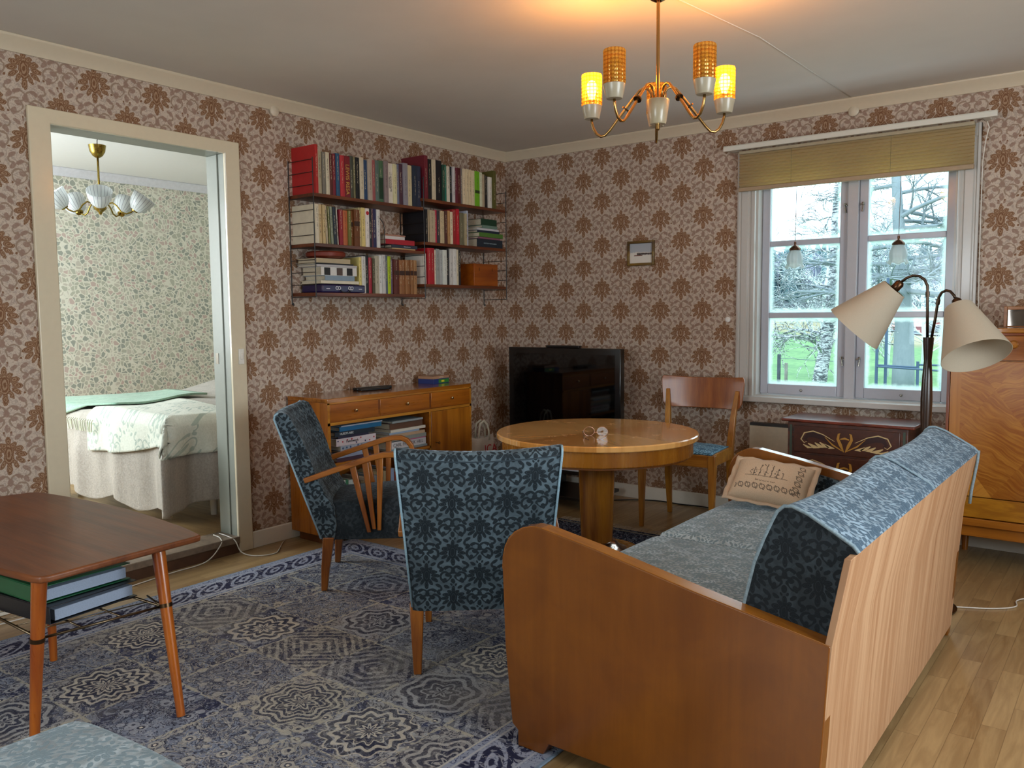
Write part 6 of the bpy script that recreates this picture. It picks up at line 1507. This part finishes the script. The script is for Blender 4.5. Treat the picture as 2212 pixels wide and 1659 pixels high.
# bare trees with real branches
def branch(b, p, d, L, r, depth, rg, droop=0.0, twist=0.5, thin=0.0):
    pts = [p]; q = p.copy(); dd = d.copy(); n = 5; rs = [r]
    for i in range(n):
        dd = (dd+Vector((rg.uniform(-1, 1), rg.uniform(-1, 1), rg.uniform(-0.6, 0.8)))*0.13*twist+Vector((0, 0, -droop*0.06))).normalized()
        q = q+dd*(L/n); pts.append(q.copy()); rs.append(r*(1-0.6*(i+1)/n))
    b.tube(pts, rs, 6 if depth > 2 else 4 if depth > 0 else 3, cap=False)
    if depth <= 0: return
    k = 5 if depth > 1 else 4
    for i in range(k):
        j = rg.randint(1, n); base = pts[j]
        side = Vector((rg.uniform(-1, 1), rg.uniform(-1, 1), rg.uniform(-0.3, 0.7))).normalized()
        nd = (dd*0.75+side*0.85).normalized()
        branch(b, base, nd, L*rg.uniform(0.45, 0.68), max(thin, rs[j]*0.6), depth-1, rg, droop, twist, thin)
@cached
def bark(c0, c1, birch):
    t = Mat('bark_'+c0, 0.9); x, y, z = t.coord(); n = t.noise(t.vec(x*2.0, y*2.0, z*(7.0 if birch else 0.8)), 3.0, 4.0, 0.7, 0.5)
    t.set('Base Color', t.mix(t.sstep(n, 0.44, 0.56) if birch else n, c0, c1)); return t.mat
def tree(name, label, cat, loc, trunk, r, nb, seed, mat, depth=3, up=0.3, z0=0.2, Lb=2.2, droop=0.5, thin=0.008, group=None):
    t = thing(name, label, cat, loc, 0, group); rg = random.Random(seed)
    P = [Vector(p) for p in trunk]; k = len(P)
    MB().tube(P, [r*(1-0.72*(i/(k-1))**1.3) for i in range(k)], 12).build('trunk', mat, t, smooth=True)
    b = MB()
    for i in range(nb):
        f = z0+(1-z0)*(i+rg.random())/nb; a = min(k-2, int(f*(k-1))); g = f*(k-1)-a; p = P[a].lerp(P[a+1], min(1, g))
        q = rg.uniform(0, 2*PI); d = Vector((math.cos(q), math.sin(q), up+rg.uniform(-0.25, 0.35))).normalized()
        branch(b, p, d, Lb*(1.15-f*0.55)*rg.uniform(0.7, 1.1), r*0.34*(1.1-f*0.6), depth, rg, droop, 1.0, thin)
    b.build('branches', mat, t, smooth=True)
    return t
tree('birch_tree', 'birch with a speckled black and white trunk beyond the left casement', 'tree', (-4.09, 20.6, -1.25), [(0, 0, 0), (0.04, 0.1, 0.7), (0.13, 0.24, 1.5), (0.17, 0.35, 2.3), (0.20, 0.5, 3.5), (0.16, 0.7, 5.2), (0.2, 0.9, 7.5)], 0.22, 20, 5, bark('4f545c', 'c9cfd3', True), 3, 0.35, 0.24, 2.2, 1.6, 0.010)
tree('tall_trunk_tree', 'big pale-trunked tree standing beyond the right casement', 'tree', (-1.37, 18.9, -1.2), [(0, 0, 0), (-0.02, 0.05, 1.0), (-0.05, 0.15, 2.0), (-0.18, 0.22, 3.6), (-0.32, 0.28, 5.0), (-0.5, 0.3, 7.5)], 0.30, 24, 11, bark('66757c', '8f9a9f', False), 3, 0.1, 0.45, 3.4, 0.9, 0.009)
sap = [((-5.9, 27.0), 6.0, 'leafless sapling at the left side of the left casement'), ((-4.6, 31.0), 6.5, 'leafless young tree just left of the birch'), ((-2.9, 29.0), 7.0, 'leafless tree between the birch and the big trunk'), ((-0.3, 24.0), 6.0, 'leafless tree right of the big trunk')]
for i, ((x, y), hh, lb) in enumerate(sap):
    z = gz(x, y)
    tree('bare_tree', lb, 'tree', (x, y, z-0.05), [(0, 0, 0), (0.05, 0, hh*0.2), (-0.08, 0.1, hh*0.45), (0.1, 0, hh*0.7), (0, 0, hh)], 0.085, 16, 20+i, bark('c4ced2', 'e0e6e8', False), 3, 0.7, 0.12, 2.0, 0.3, 0.009, 'leafless trees on the meadow')
def post(name, label, loc, h, w_, col, group=None):
    o = MB().prism([(-w_, -w_), (w_, -w_), (w_, w_), (-w_, w_)], 'z', 0, h).build(name, plain(col, 0.9, 0, 0, 0.3, 8.0), bevel=0.01); o.location = loc; return tag(o, label, 'post', group)
post('fence_post', 'taller dark fence post on the meadow beyond the left casement', (-4.01, 16.95, gz(-4, 17)-0.1), 0.08-gz(-4, 17)+0.1, 0.038, '4a5560', 'old fence posts')
post('fence_post', 'shorter grey fence post beside the taller one beyond the left casement', (-3.80, 16.9, gz(-4, 17)-0.1), -0.14-gz(-4, 17)+0.1, 0.035, '8b8c86', 'old fence posts')
cord('thin wire running from the tall fence post across the meadow', [(-4.01, 16.95, -0.02), (-3.0, 17.1, -0.07), (-2.0, 17.3, -0.10)], '5a6a72', 0.008)['category'] = 'wire'
pf = thing('play_frame', 'dark metal frame with rails on the meadow beyond the right casement', 'frame', (0, 0, 0)); dm = plain('2f4a66', 0.5)
for (x, y, zt) in ((-0.93, 14.3, 0.50), (-0.78, 14.45, 1.9), (-0.22, 14.85, 0.10), (0.72, 13.1, 0.14)): MB().tube([(x, y, gz(x, y)-0.05), (x, y, zt)], 0.032, 10).build('post', dm, pf, smooth=True, auto=0.7)
for a, c in (((-0.93, 14.3, 0.03), (-0.22, 14.85, -0.03)), ((-0.93, 14.3, 0.0), (0.72, 13.1, 0.02)), ((-0.22, 14.85, 0.03), (1.1, 15.2, 0.0))): MB().tube([a, c], 0.020, 8).build('rail', dm, pf, smooth=True, auto=0.7)
lp = thing('dark_pole', 'slender dark blue pole with a bracket rising at the right side of the window view', 'pole', (-0.05, 16.6, gz(0, 16.6)-0.05))
MB().tube([(0, 0, 0), (0.03, 0, 2.0), (0.10, 0, 3.2), (0.22, 0, 3.75)], [0.06, 0.055, 0.045, 0.04], 10).build('shaft', plain('3d5f86', 0.5), lp, smooth=True)
MB().box(0.18, 0.36, -0.03, 0.03, 3.74, 3.80).build('bracket', plain('3d5f86', 0.5), lp)
# red houses far off
def house(loc, rz, w_, d_, h_, label):
    t = thing('red_house', label, 'house', loc, rz, 'red houses beyond the meadow')
    MB().box(-w_/2, w_/2, -d_/2, d_/2, 0, h_).build('wall', plain('a0403a', 0.8), t)
    MB().prism([(-d_/2-0.3, h_-0.1), (0, h_+d_*0.36), (d_/2+0.3, h_-0.1)], 'x', -w_/2-0.3, w_/2+0.3).build('roof', plain('c4837c', 0.8), t)
    for i in range(3):
        x = -w_*0.32+i*w_*0.32; f = MB().box(x-0.45, x+0.45, -d_/2-0.05, -d_/2, h_*0.35, h_*0.80).build('window', plain('e8e8e4', 0.5), t)
        MB().box(x-0.36, x+0.36, -d_/2-0.07, -d_/2-0.05, h_*0.39, h_*0.76).build('pane', plain('5b6a78', 0.1), f)
    MB().box(-0.3, 0.3, -0.3, 0.3, h_+d_*0.30, h_+d_*0.50).build('chimney', plain('9a6a60', 0.8), t)
house((-14.6, 78.0, -2.2), 0.2, 4.2, 4, 2.0, 'red house with white windows behind the big trunk in the right casement')
house((-10.6, 84.0, -2.0), -0.1, 3.4, 4, 2.3, 'smaller red house right of the floor lamp pole in the right casement')
tufts = MB(); rg = random.Random(9)
for i in range(900):
    x = rg.uniform(-6.5, 1.5); y = rg.uniform(14.5, 18.0); z = gz(x, y); h = rg.uniform(0.12, 0.45)
    tufts.tube([(x, y, z), (x+rg.uniform(-0.12, 0.12), y, z+h)], [0.010, 0.003], 3, cap=False)
tag(tufts.build('tall_dry_grass', plain('b9ae84', 0.9)), 'tall dry grass and weeds along the bottom of the window view', 'grass', None, 'stuff')
